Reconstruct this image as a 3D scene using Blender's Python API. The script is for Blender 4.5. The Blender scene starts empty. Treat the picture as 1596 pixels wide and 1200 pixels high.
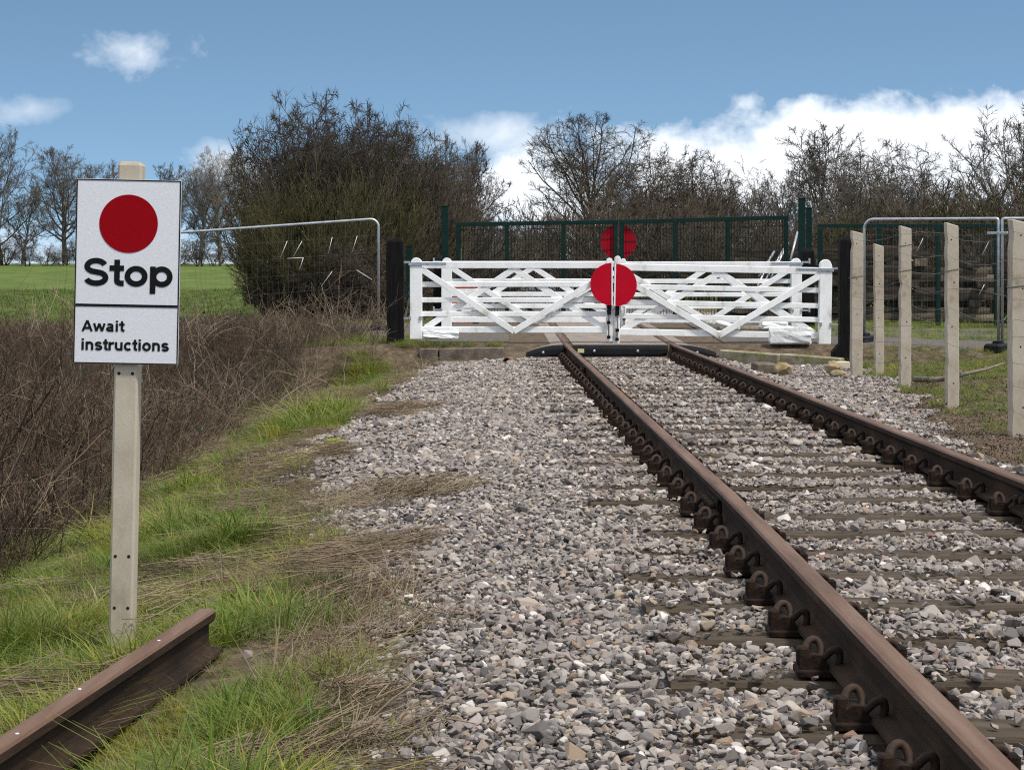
import bpy, bmesh, math, random
import numpy as np
from mathutils import Vector, Matrix, Euler

# ------------------------------------------------------------------ camera, sky, sun, exposure
SC = bpy.context.scene
COL = SC.collection
F = 3400.0            # focal length in photo pixels (photo 1596 x 1200)
HZ = 426.0            # horizon row
CX = 798.0
CAMZ = 1.0            # eye height above the rail heads (z = 0)

cam = bpy.data.cameras.new('camera')
cam.sensor_fit = 'HORIZONTAL'
cam.sensor_width = 36.0
cam.lens = 36.0 * F / 1596.0
cam.shift_y = -(600.0 - HZ) / 1596.0
cam.clip_start = 0.05
cam.clip_end = 4000
camo = bpy.data.objects.new('camera', cam)
COL.objects.link(camo)
camo.location = (0, 0, CAMZ)
camo.rotation_euler = (math.radians(90), 0, 0)
SC.camera = camo

SUN_EL = math.radians(60)
SUN_AZ = math.radians(128)      # clockwise from +Y (view direction) towards +X

def build_world():
    w = bpy.data.worlds.new('World')
    SC.world = w
    w.use_nodes = True
    nt = w.node_tree
    N = nt.nodes
    L = nt.links
    bg = N['Background']
    def math_(op, a, b=None, c=None, clamp=False):
        n = N.new('ShaderNodeMath'); n.operation = op; n.use_clamp = clamp
        for i, v in enumerate((a, b, c)):
            if v is None: continue
            if isinstance(v, (int, float)): n.inputs[i].default_value = v
            else: L.new(v, n.inputs[i])
        return n.outputs[0]
    tc = N.new('ShaderNodeTexCoord')
    sep = N.new('ShaderNodeSeparateXYZ')
    L.new(tc.outputs['Generated'], sep.inputs[0])
    x, y, z = sep.outputs
    # clear sky, seen as through a polarising filter: look it up a little higher above the horizon
    comb = N.new('ShaderNodeCombineXYZ')
    L.new(x, comb.inputs[0]); L.new(y, comb.inputs[1])
    L.new(math_('ADD', math_('MULTIPLY', z, 2.2), 0.16), comb.inputs[2])
    sky = N.new('ShaderNodeTexSky')
    sky.sky_type = 'NISHITA'
    sky.sun_disc = False
    sky.sun_elevation = SUN_EL
    sky.sun_rotation = SUN_AZ
    sky.altitude = 200
    sky.air_density = 1.0
    sky.dust_density = 0.6
    sky.ozone_density = 1.5
    L.new(comb.outputs[0], sky.inputs[0])
    # clouds in azimuth / elevation
    az = math_('ARCTAN2', x, y)
    el = math_('ARCSINE', z)
    cc = N.new('ShaderNodeCombineXYZ')
    L.new(math_('MULTIPLY', az, 1.0), cc.inputs[0]); L.new(math_('MULTIPLY', el, 1.15), cc.inputs[1])
    def noise(scale, detail, rough, off=0.0, dist=0.0):
        n = N.new('ShaderNodeTexNoise'); n.noise_dimensions = '3D'
        n.inputs['Scale'].default_value = scale; n.inputs['Detail'].default_value = detail
        n.inputs['Roughness'].default_value = rough; n.inputs['Distortion'].default_value = dist
        m = N.new('ShaderNodeVectorMath'); m.operation = 'ADD'; m.inputs[1].default_value = (off, off * .7, off * 1.3)
        L.new(cc.outputs[0], m.inputs[0]); L.new(m.outputs[0], n.inputs['Vector'])
        return math_('SUBTRACT', n.outputs[0], 0.5)
    n1 = noise(24, 8, 0.58, 4.4, 0.2)
    n2 = noise(7, 5, 0.55, 9.2)
    n3 = noise(70, 6, 0.6, 1.7, 0.1)
    nz = math_('ADD', math_('ADD', math_('MULTIPLY', n1, 1.5), math_('MULTIPLY', n2, 0.6)), math_('MULTIPLY', n3, 0.45))
    def blob(px, py, a, b, soft, amp, strength):
        u0 = math.atan((px - CX) / F); v0 = math.atan((HZ - py) / F)
        du = math_('DIVIDE', math_('SUBTRACT', az, u0), a / F)
        dv = math_('DIVIDE', math_('SUBTRACT', el, v0), b / F)
        r = math_('SQRT', math_('ADD', math_('MULTIPLY', du, du), math_('MULTIPLY', dv, dv)))
        g = math_('ADD', math_('SUBTRACT', 1.0, r), math_('MULTIPLY', nz, amp))
        return math_('MULTIPLY', math_('DIVIDE', g, soft, clamp=True), strength)
    blobs = [
        blob(1110, 272, 215, 84, 0.45, 1.05, 1.0),
        blob(1290, 254, 190, 100, 0.45, 1.05, 1.0),
        blob(1490, 250, 190, 104, 0.55, 1.25, 0.97),
        blob(1720, 240, 220, 95, 0.50, 1.10, 1.0),
        blob(840, 312, 150, 86, 0.50, 0.95, 1.0),
        blob(770, 212, 125, 42, 1.2, 2.0, 0.55),
        blob(345, 258, 90, 44, 1.3, 2.2, 0.75),
        blob(210, 82, 78, 42, 1.5, 2.1, 0.80),
        blob(45, 178, 62, 22, 1.8, 2.6, 0.50),
    ]
    # a low bank that goes on round the whole horizon
    t = math_('ADD', 0.030, math_('MULTIPLY', n2, 0.22))
    bank = math_('DIVIDE', math_('ADD', math_('SUBTRACT', t, el), math_('MULTIPLY', n1, 0.03)), 0.03, clamp=True)
    bank = math_('MULTIPLY', bank, 0.85)
    # scattered cumulus higher up, all round
    hi = math_('DIVIDE', math_('ADD', math_('ADD', n2, math_('MULTIPLY', n1, 0.45)), 0.12), 0.2, clamp=True)
    hi = math_('MULTIPLY', hi, math_('DIVIDE', math_('SUBTRACT', el, 0.16), 0.08, clamp=True))
    d = bank
    for b in blobs + [hi]:
        d = math_('MAXIMUM', d, b)
    # cloud colour: white tops, blue-grey bases
    sh = math_('ADD', math_('MULTIPLY', noise(14, 6, 0.6, 5.7), 1.5), math_('MULTIPLY', math_('SUBTRACT', el, 0.045), 14.0))
    sh = math_('ADD', math_('MULTIPLY', sh, 0.6), 0.55, clamp=True)
    mixc = N.new('ShaderNodeMix'); mixc.data_type = 'RGBA'
    L.new(sh, mixc.inputs['Factor'])
    mixc.inputs['A'].default_value = (6.4, 7.0, 7.8, 1)
    mixc.inputs['B'].default_value = (10.2, 10.4, 10.6, 1)
    tint = N.new('ShaderNodeMix'); tint.data_type = 'RGBA'; tint.blend_type = 'MULTIPLY'; tint.inputs['Factor'].default_value = 1.0
    L.new(sky.outputs[0], tint.inputs['A']); tint.inputs['B'].default_value = (1.12, 1.24, 1.16, 1)
    mix = N.new('ShaderNodeMix'); mix.data_type = 'RGBA'
    L.new(d, mix.inputs['Factor'])
    L.new(tint.outputs['Result'], mix.inputs['A'])
    L.new(mixc.outputs['Result'], mix.inputs['B'])
    L.new(mix.outputs['Result'], bg.inputs['Color'])
    bg.inputs['Strength'].default_value = 0.067
build_world()

sun = bpy.data.lights.new('sun', 'SUN')
sun.energy = 2.0
sun.angle = math.radians(7)
sun.color = (1.0, 0.95, 0.88)
suno = bpy.data.objects.new('sun', sun)
COL.objects.link(suno)
sd = Vector((math.sin(SUN_AZ) * math.cos(SUN_EL), math.cos(SUN_AZ) * math.cos(SUN_EL), math.sin(SUN_EL)))
suno.rotation_euler = (-sd).to_track_quat('-Z', 'Y').to_euler()
suno.location = (0, 0, 60)

SC.view_settings.view_transform = 'Standard'
SC.view_settings.look = 'None'
SC.view_settings.exposure = 1.0
SC.view_settings.gamma = 1.0
SC.view_settings.use_curve_mapping = False
SC.render.engine = 'CYCLES'
SC.cycles.max_bounces = 6
SC.cycles.transparent_max_bounces = 8
SC.cycles.use_denoising = False
SC.cycles.filter_width = 1.15
SC.cycles.sample_clamp_indirect = 2.0
SC.cycles.sample_clamp_direct = 8.0
SC.cycles.adaptive_threshold = 0.006

R = random.Random(7)
RNG = np.random.default_rng(11)

def at(px, py, Y):
    """world point on the plane y = Y seen at photo pixel (px, py)"""
    return Vector(((px - CX) / F * Y, Y, CAMZ - (py - HZ) / F * Y))

# ------------------------------------------------------------------ object helpers
def tag(o, label=None, cat=None, group=None, kind=None):
    if label: o['label'] = label
    if cat: o['category'] = cat
    if group: o['group'] = group
    if kind: o['kind'] = kind
    return o

def empty(name, loc=(0, 0, 0), label=None, cat=None, group=None, rz=0.0):
    o = bpy.data.objects.new(name, None)
    o.empty_display_size = 0.1
    COL.objects.link(o)
    o.location = loc
    o.rotation_euler = (0, 0, rz)
    return tag(o, label, cat, group)

def link(name, me, mat=None, parent=None, loc=None):
    o = bpy.data.objects.new(name, me)
    COL.objects.link(o)
    if mat is not None:
        me.materials.clear(); me.materials.append(mat)
    if parent is not None: o.parent = parent
    if loc is not None: o.location = loc
    return o

def np_mesh(name, V, Q, smooth=False):
    """V (n,3), Q (m,k) index array with k corners per face"""
    V = np.asarray(V, dtype=np.float32); Q = np.asarray(Q, dtype=np.int32)
    me = bpy.data.meshes.new(name)
    m, k = Q.shape
    me.vertices.add(len(V)); me.vertices.foreach_set('co', V.ravel())
    me.loops.add(m * k); me.loops.foreach_set('vertex_index', Q.ravel())
    me.polygons.add(m)
    me.polygons.foreach_set('loop_start', np.arange(0, m * k, k, dtype=np.int32))
    if smooth:
        me.polygons.foreach_set('use_smooth', np.ones(m, dtype=bool))
    me.update(calc_edges=True)
    return me

class MB:
    """collects solid shapes for ONE mesh"""
    def __init__(s):
        s.v = []; s.f = []; s.sm = []
    def add(s, vs, fs, smooth=False, M=None):
        b = len(s.v)
        for p in vs:
            p = Vector(p)
            s.v.append(tuple(M @ p) if M is not None else tuple(p))
        for f in fs:
            s.f.append(tuple(i + b for i in f)); s.sm.append(smooth)
        return s
    def box(s, c, size, M=None, ch=0.0):
        hx, hy, hz = size[0] / 2, size[1] / 2, size[2] / 2
        c = Vector(c)
        if ch <= 0:
            vs = [c + Vector((sx * hx, sy * hy, sz * hz)) for sz in (-1, 1) for sy in (-1, 1) for sx in (-1, 1)]
            fs = [(0, 2, 3, 1), (4, 5, 7, 6), (0, 1, 5, 4), (2, 6, 7, 3), (0, 4, 6, 2), (1, 3, 7, 5)]
            return s.add(vs, fs, M=M)
        bm = bmesh.new()
        bmesh.ops.create_cube(bm, size=1.0)
        for v in bm.verts: v.co = Vector((v.co.x * size[0], v.co.y * size[1], v.co.z * size[2])) + c
        bmesh.ops.bevel(bm, geom=bm.edges[:], offset=ch, segments=1, affect='EDGES', profile=.5)
        bm.verts.index_update()
        vs = [v.co.copy() for v in bm.verts]; fs = [tuple(v.index for v in f.verts) for f in bm.faces]
        bm.free()
        return s.add(vs, fs, M=M)
    def beam(s, a, b, w, d, up=(0, 1, 0), ch=0.0):
        """box from a to b; d is the thickness along 'up', w across"""
        a = Vector(a); b = Vector(b); t = b - a; ln = t.length; t.normalize()
        u = Vector(up); u = (u - t * u.dot(t)).normalized(); r = t.cross(u)
        M = Matrix((r, t, u)).transposed().to_4x4(); M.translation = (a + b) / 2
        return s.box((0, 0, 0), (w, ln, d), M=M, ch=ch)
    def tube(s, pts, rad, n=8, caps=True):
        pts = [Vector(p) for p in pts]
        if isinstance(rad, (int, float)): rad = [rad] * len(pts)
        b = len(s.v)
        ref = Vector((0, 0, 1))
        t0 = (pts[1] - pts[0]).normalized()
        if abs(t0.z) > .9: ref = Vector((1, 0, 0))
        u = (ref - t0 * ref.dot(t0)).normalized()
        for i, p in enumerate(pts):
            t = (pts[min(i + 1, len(pts) - 1)] - pts[max(i - 1, 0)]).normalized()
            u = (u - t * u.dot(t)).normalized(); w = t.cross(u)
            for k in range(n):
                a = 2 * math.pi * k / n
                s.v.append(tuple(p + (u * math.cos(a) + w * math.sin(a)) * rad[i]))
        for i in range(len(pts) - 1):
            for k in range(n):
                s.f.append((b + i * n + k, b + i * n + (k + 1) % n, b + (i + 1) * n + (k + 1) % n, b + (i + 1) * n + k)); s.sm.append(True)
        if caps:
            s.f.append(tuple(b + k for k in range(n))[::-1]); s.sm.append(False)
            e = b + (len(pts) - 1) * n
            s.f.append(tuple(e + k for k in range(n))); s.sm.append(False)
        return s
    def prism(s, poly, axis, a, b, M=None):
        """poly of 2D points extruded from a to b along axis ('x','y','z')"""
        n = len(poly); vs = []
        for h in (a, b):
            for p, q in poly:
                vs.append({'x': (h, p, q), 'y': (p, h, q), 'z': (p, q, h)}[axis])
        fs = [tuple(range(n))[::-1], tuple(range(n, 2 * n))]
        fs += [(i, (i + 1) % n, n + (i + 1) % n, n + i) for i in range(n)]
        return s.add(vs, fs, M=M)
    def disc(s, c, r, y0, y1, n=48, a0=0.0, a1=2 * math.pi):
        """flat disc (or a sector) facing -Y"""
        full = abs(a1 - a0 - 2 * math.pi) < 1e-6
        k = n if full else n + 1
        poly = [(c[0] + r * math.cos(a0 + (a1 - a0) * i / n), c[2] + r * math.sin(a0 + (a1 - a0) * i / n)) for i in range(k)]
        return s.prism(poly, 'y', y0, y1)
    def build(s, name, mat, parent=None, loc=None, fix=True):
        me = bpy.data.meshes.new(name)
        me.from_pydata(s.v, [], s.f)
        me.polygons.foreach_set('use_smooth', s.sm)
        if fix:
            bm = bmesh.new(); bm.from_mesh(me); bmesh.ops.recalc_face_normals(bm, faces=bm.faces[:]); bm.to_mesh(me); bm.free()
        me.update()
        return link(name, me, mat, parent, loc)

# ------------------------------------------------------------------ materials
def mat(name, cols, scale=4.0, rough=0.8, bump=0.0, bscale=None, detail=6.0, metal=0.0, rand=None, spec=0.22,
        stretch=(1, 1, 1), coord='Object', transl=0.0, cols2=None, scale2=0.8, nrough=0.6, facing=None):
    """noise -> ramp base colour, optional second large-scale ramp mixed by noise, optional per-instance ramp"""
    m = bpy.data.materials.new(name)
    m.use_nodes = True
    nt = m.node_tree; N = nt.nodes; L = nt.links
    p = N['Principled BSDF']
    p.inputs['Roughness'].default_value = rough
    p.inputs['Metallic'].default_value = metal
    p.inputs['Specular IOR Level'].default_value = spec
    if coord == 'World':
        tcs = N.new('ShaderNodeNewGeometry').outputs['Position']
    else:
        tcs = N.new('ShaderNodeTexCoord').outputs[coord]
    mp = N.new('ShaderNodeMapping'); mp.inputs['Scale'].default_value = stretch
    L.new(tcs, mp.inputs['Vector'])
    def noise(sc, det=detail):
        n = N.new('ShaderNodeTexNoise'); n.inputs['Scale'].default_value = sc; n.inputs['Detail'].default_value = det
        n.inputs['Roughness'].default_value = nrough
        L.new(mp.outputs[0], n.inputs['Vector']); return n.outputs['Fac']
    def ramp(fac, cs):
        r = N.new('ShaderNodeValToRGB'); e = r.color_ramp.elements
        if not isinstance(cs[0][0], (int, float)) or len(cs[0]) == 3:
            k = len(cs); cs = [((0.3 + 0.4 * i / max(1, k - 1)), c) for i, c in enumerate(cs)]
        while len(e) < len(cs): e.new(0.5)
        for i, (pos, c) in enumerate(cs):
            e[i].position = pos; e[i].color = (*c, 1)
        L.new(fac, r.inputs[0]); return r.outputs[0]
    def mixc(f, a, b, mode='MIX'):
        n = N.new('ShaderNodeMix'); n.data_type = 'RGBA'; n.blend_type = mode
        if isinstance(f, (int, float)): n.inputs['Factor'].default_value = f
        else: L.new(f, n.inputs['Factor'])
        L.new(a, n.inputs['A']); L.new(b, n.inputs['B']); return n.outputs['Result']
    c = ramp(noise(scale), cols)
    if cols2 is not None:
        c2 = ramp(noise(scale * 1.3), cols2)
        f = N.new('ShaderNodeValToRGB'); f.color_ramp.elements[0].position = .42; f.color_ramp.elements[1].position = .58
        L.new(noise(scale2, 4), f.inputs[0])
        c = mixc(f.outputs[0], c, c2)
    if rand is not None:
        oi = N.new('ShaderNodeObjectInfo')
        k = len(rand)
        rc = ramp(oi.outputs['Random'], [(i / max(1, k - 1), cc) for i, cc in enumerate(rand)] if len(rand[0]) == 3 else rand)
        # the ramp of noise then only multiplies the instance's own colour
        c = mixc(1.0, rc, c, 'MULTIPLY')
    L.new(c, p.inputs['Base Color'])
    if bump:
        b = N.new('ShaderNodeBump'); b.inputs['Strength'].default_value = bump; b.inputs['Distance'].default_value = 0.02
        L.new(noise(bscale or scale * 4), b.inputs['Height']); L.new(b.outputs[0], p.inputs['Normal'])
    if transl:
        t = N.new('ShaderNodeBsdfTranslucent'); L.new(c, t.inputs['Color'])
        ms = N.new('ShaderNodeMixShader'); ms.inputs[0].default_value = transl
        out = N['Material Output']
        L.new(p.outputs[0], ms.inputs[1]); L.new(t.outputs[0], ms.inputs[2]); L.new(ms.outputs[0], out.inputs['Surface'])
    return m

g3 = lambda v: (v, v, v)
M = {}
M['white'] = mat('white_gate_paint', [(.28, (.50, .48, .42)), (.40, (.74, .74, .72)), (.55, (.80, .80, .79)), (.7, (.84, .84, .84))], 5, .5, .10, 30, stretch=(1, 1, .6))
M['red'] = mat('red_target_paint', [(.3, (.40, .002, .014)), (.7, (.46, .003, .018))], 5, .5, .02, 30, spec=.10)
M['black'] = mat('black_tarred_wood', [(.3, (.004, .004, .0045)), (.7, (.012, .011, .011))], 8, .8, .3, 12, spec=.08, stretch=(3, 3, .4))
M['galv'] = mat('galvanised_steel', [(.3, (.34, .36, .38)), (.7, (.55, .57, .59))], 12, .38, .05, metal=.75)
M['dgalv'] = mat('dull_galvanised_steel', [(.3, (.10, .105, .11)), (.7, (.22, .23, .24))], 12, .45, .05, metal=.5)
M['green'] = mat('dark_green_powder_coat', [(.3, (.003, .016, .0135)), (.7, (.006, .024, .020))], 9, .5, .03, spec=.12)
M['rail_side'] = mat('shaded_rusty_rail_steel', [(.25, (.011, .007, .0048)), (.45, (.025, .0155, .010)), (.62, (.044, .026, .016)), (.8, (.08, .046, .028))], 7, .85, .25, 60, detail=9, stretch=(1, .25, 1), coord='World', spec=.12)  # dark oily rust, with the shade on the webs also put into the colour
M['rail_top'] = mat('rail_running_surface', [(.3, (.070, .039, .025)), (.5, (.118, .065, .041)), (.7, (.155, .100, .070))], 9, .6, .2, 70, detail=9, stretch=(1.6, .10, 1), coord='World', spec=.15)
M['iron'] = mat('rusty_cast_iron', [(.3, (.008, .0055, .005)), (.5, (.019, .012, .009)), (.72, (.045, .026, .016))], 16, .85, .3, 60, detail=8, spec=.1)
M['clip'] = mat('rusty_spring_clip', [(.3, (.018, .011, .008)), (.6, (.045, .026, .017)), (.8, (.075, .042, .026))], 22, .7, .2, 80, spec=.2)
M['sleeper'] = mat('weathered_sleeper_wood', [(.28, (.024, .018, .013)), (.5, (.062, .046, .031)), (.72, (.115, .087, .060))], 5, .9, .6, 16, detail=9, stretch=(.35, 3, 1))
M['oldsleeper'] = mat('old_stacked_sleeper_wood', [(.28, (.45, .4, .36)), (.5, (.9, .85, .8)), (.68, (2.2, 2.0, 1.8))], 3, .9, .6, 12, detail=8, stretch=(.4, 3, 3),
                      rand=[(.045, .036, .028), (.10, .085, .065), (.022, .018, .015), (.17, .145, .11), (.055, .044, .034), (.03, .025, .02)])
M['concrete'] = mat('weathered_concrete', [(.28, (.24, .20, .145)), (.45, (.38, .325, .25)), (.7, (.47, .415, .33))], 9, .92, .07, 120, detail=10, stretch=(1, 1, .6), spec=.1,
                    cols2=[(.3, (.40, .35, .275)), (.7, (.51, .455, .37))], scale2=1.6)
M['hole_shade'] = mat('painted_hole_shade', [(.3, g3(.008)), (.7, g3(.015))], 5, .9)  # near-black for solid caps that stand in for the shade inside drilled holes
M['sign_white'] = mat('white_sign_face', [(.3, (.60, .60, .63)), (.7, (.66, .66, .69))], 90, .55, .05, 140)
M['sign_black'] = mat('black_sign_print', [(.3, g3(.006)), (.7, g3(.010))], 40, .6, spec=.08)
M['sign_red'] = mat('red_sign_print', [(.3, (.23, .001, .005)), (.7, (.26, .0015, .006))], 60, .6, .03, 120, spec=.06)
M['rubber'] = mat('black_rubber_edge', [(.3, (.005, .0055, .0065)), (.7, (.012, .0125, .014))], 6, .6, .15, 30, spec=.12)
M['panel'] = mat('crossing_panel_deck', [(.28, (.13, .105, .088)), (.5, (.21, .175, .15)), (.75, (.27, .235, .21))], 5, .9, .35, 40, detail=9)
M['kerb'] = mat('mossy_kerb_stone', [(.3, (.16, .13, .085)), (.5, (.30, .26, .19)), (.7, (.36, .33, .26))], 6, .95, .5, 30, cols2=[(.3, (.13, .15, .05)), (.7, (.26, .24, .12))], scale2=4)
M['rock'] = mat('ochre_rock', [(.28, (.12, .085, .045)), (.5, (.30, .225, .12)), (.75, (.46, .38, .25))], 6, .95, .6, 14, detail=9)
M['clay'] = mat('broken_clay_pipe', [(.3, (.12, .055, .035)), (.7, (.22, .11, .07))], 10, .8, .2)
M['limewash'] = mat('whitewashed_block', [(.25, (.45, .44, .40)), (.40, (.76, .76, .74)), (.7, (.84, .84, .83))], 6, .9, .5, 20)
M['orange'] = mat('orange_barrier_plastic', [(.3, (.46, .055, .022)), (.7, (.55, .085, .035))], 6, .5)
M['wire'] = mat('weathered_fence_wire', [(.3, (.10, .10, .10)), (.7, (.22, .22, .21))], 8, .5, metal=.5)
M['wood'] = mat('grey_dead_wood', [(.3, (.11, .09, .065)), (.7, (.24, .20, .15))], 8, .9, .4, 20, stretch=(1, 1, .3))
M['yellow'] = mat('pale_yellow_tag', [(.3, (.55, .50, .25)), (.7, (.62, .58, .34))], 30, .6)
M['tape_white'] = mat('white_reflective_tape', [(.3, g3(.72)), (.7, g3(.8))], 30, .3)
M['bark_dark'] = mat('dark_wet_bark', [(.3, (.026, .021, .016)), (.5, (.058, .047, .036)), (.72, (.105, .087, .067))], 3, .95, .3, 10, coord='World')
M['bark_olive'] = mat('olive_lichened_twigs', [(.3, (.032, .031, .012)), (.5, (.062, .057, .021)), (.72, (.105, .088, .036))], 1.2, .95, coord='World')
M['bark_brown'] = mat('brown_hedge_twigs', [(.3, (.040, .031, .022)), (.5, (.080, .062, .045)), (.72, (.13, .104, .079))], 1.0, .95, coord='World')
M['bark_grey'] = mat('grey_brown_bark', [(.3, (.060, .051, .043)), (.5, (.11, .096, .082)), (.72, (.17, .15, .13))], .8, .95, coord='World')
M['bark_pale'] = mat('pale_willow_twigs', [(.3, (.20, .19, .175)), (.5, (.31, .295, .275)), (.72, (.42, .40, .375))], .6, .95, coord='World')
M['stone'] = mat('crushed_limestone', [(.25, (.78, .745, .72)), (.5, (1.12, 1.07, 1.03)), (.75, (1.42, 1.36, 1.31))], 40, .85, .4, 120, detail=6,
    rand=[(0.0, (.065, .062, .064)), (.10, (.13, .12, .115)), (.26, (.25, .225, .21)), (.40, (.195, .172, .158)), (.50, (.34, .315, .295)), (.60, (.145, .136, .136)),
          (.70, (.28, .25, .232)), (.79, (.42, .395, .37)), (.86, (.23, .178, .132)), (.905, (.31, .265, .20)), (.94, (.15, .155, .17)), (.965, (.22, .145, .115)), (.98, (.46, .44, .42)), (1.0, (.56, .54, .52))])
M['grass'] = mat('fresh_grass_blades', [(.32, (.65, .72, .5)), (.5, (.95, 1.0, .9)), (.68, (1.5, 1.22, .9))], 1.3, .6, coord='World', transl=.30, spec=.3,
    rand=[(.085, .140, .018), (.13, .185, .026), (.095, .155, .020), (.20, .225, .036), (.28, .25, .055), (.10, .15, .022), (.155, .20, .030), (.26, .21, .075)])
M['pasture'] = mat('pasture_grass_blades', [(.32, (.75, .8, .6)), (.5, (.95, 1.0, .9)), (.68, (1.25, 1.1, .9))], .6, .7, coord='World', transl=.2, spec=.2,
    rand=[(.050, .092, .013), (.075, .11, .020), (.06, .10, .015), (.10, .13, .026), (.12, .13, .035)])
M['straw'] = mat('dry_straw_grass', [(.3, g3(.7)), (.7, g3(1.2))], 2.0, .8, coord='World', transl=.15,
    rand=[(.13, .092, .058), (.23, .17, .108), (.31, .24, .155), (.17, .118, .075), (.09, .064, .042), (.42, .34, .225)])
M['stem'] = mat('dead_bramble_stems', [(.3, (.44, .42, .40)), (.7, (1.3, 1.26, 1.22))], 1.0, .85, coord='World',
    rand=[(.045, .031, .021), (.085, .058, .039), (.17, .122, .082), (.060, .040, .027), (.030, .021, .016), (.115, .080, .054), (.25, .19, .13)])
M['cane'] = mat('bramble_canes', [(.3, g3(.7)), (.7, g3(1.2))], 2.0, .8, coord='World', rand=[(.07, .042, .030), (.27, .205, .14), (.12, .085, .058), (.05, .034, .025), (.34, .27, .19), (.16, .10, .07)])
M['leafgreen'] = mat('bramble_leaves', [(.3, g3(.7)), (.7, g3(1.3))], 3, .55, coord='World', transl=.2, rand=[(.030, .042, .016), (.05, .06, .022), (.04, .045, .02), (.07, .075, .03)])
M['moss'] = mat('bright_moss', [(.3, (.10, .12, .012)), (.5, (.19, .21, .018)), (.7, (.27, .28, .03))], 20, .95, .8, 60)
M['litter'] = mat('dead_leaf_litter', [(.3, g3(.7)), (.7, g3(1.25))], 9, .9, coord='World', rand=[(.10, .065, .045), (.16, .11, .075), (.065, .045, .033), (.22, .17, .115)])

# ------------------------------------------------------------------ the lie of the land
def sstep(a, b, v):
    t = np.clip((np.asarray(v, dtype=float) - a) / (b - a), 0, 1)
    return t * t * (3 - 2 * t)

def xg(D):      # gauge face of the left rail: nearly straight, bearing left after the joint
    D = np.asarray(D, dtype=float)
    return 1.032 - 0.0108 * np.clip(D - 9.5, 0, None) + .0108 * 4 * (sstep(6, 13, D) - sstep(9.4, 9.6, D)) * 0
def zr(D):      # rail head height: the line rises a touch over the crossing
    return 0.016 * np.clip(np.asarray(D, dtype=float) - 30.6, 0, 8.0)
def xc(D): return xg(D) + 0.7175

PXL = np.array([-400, -40, -14, -8, -5.6, -4.2, -2.9, -1.65, -1.3, -1.0, -.2, .38, 3.05, 3.45, 4.2, 6.5, 9, 40, 400])
PZL = np.array([-.5, -.5, -.6, -.9, -1.05, -1.05, -.74, -.47, -.37, -.32, -.246, -.214, -.214, -.29, -.27, -.22, -.15, -.1, -.1])
def vnoise(x, y, s, seed=0):
    """cheap smooth value noise in [-1,1]"""
    x = np.asarray(x, dtype=float) / s + seed * 17.3; y = np.asarray(y, dtype=float) / s + seed * 5.9
    xi = np.floor(x).astype(np.int64); yi = np.floor(y).astype(np.int64); fx = x - xi; fy = y - yi
    fx = fx * fx * (3 - 2 * fx); fy = fy * fy * (3 - 2 * fy)
    def h(a, b):
        n = (a * 374761393 + b * 668265263 + seed * 1442695041) & 0x7fffffff
        n = ((n ^ (n >> 13)) * 1274126177) & 0x7fffffff
        return ((n ^ (n >> 16)) & 0xffff) / 32767.5 - 1
    return (h(xi, yi) * (1 - fx) + h(xi + 1, yi) * fx) * (1 - fy) + (h(xi, yi + 1) * (1 - fx) + h(xi + 1, yi + 1) * fx) * fy

def ground_z(x, D):
    x = np.asarray(x, dtype=float); D = np.asarray(D, dtype=float)
    xs = x - (xc(np.clip(D, 0, 60)) - 1.75)
    z = np.interp(xs, PXL, PZL)
    bump = .035 * vnoise(x, D, .9, 1) + .02 * vnoise(x, D, .35, 2)
    z = z + bump * np.clip((np.abs(xs - 1.7) - 1.6) / 1.0, 0, 1)
    road = -.015 + zr(D) - .16 * sstep(1.6, 6, -x) - .10 * sstep(4.5, 8, x)
    xt = np.abs(xs - 1.75)
    w = np.where(xs < 1.75, sstep(28.8, 30.7, D), sstep(29.9, 30.5, D))
    w = w * sstep(2.9, 3.6, xt) + sstep(30.62, 30.75, D) * (1 - sstep(2.9, 3.6, xt))
    # the road is only level with the rails close to the crossing
    z = z * (1 - w) + road * w
    # beyond: formation carries on, field rises gently to the far trees
    far = zr(D) - .10 - .3 * sstep(4, 10, -x) - .1 * sstep(5, 12, x) + 2.3 * sstep(60, 240, D)
    w2 = sstep(38.8, 41, D)
    return z * (1 - w2) + far * w2

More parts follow.
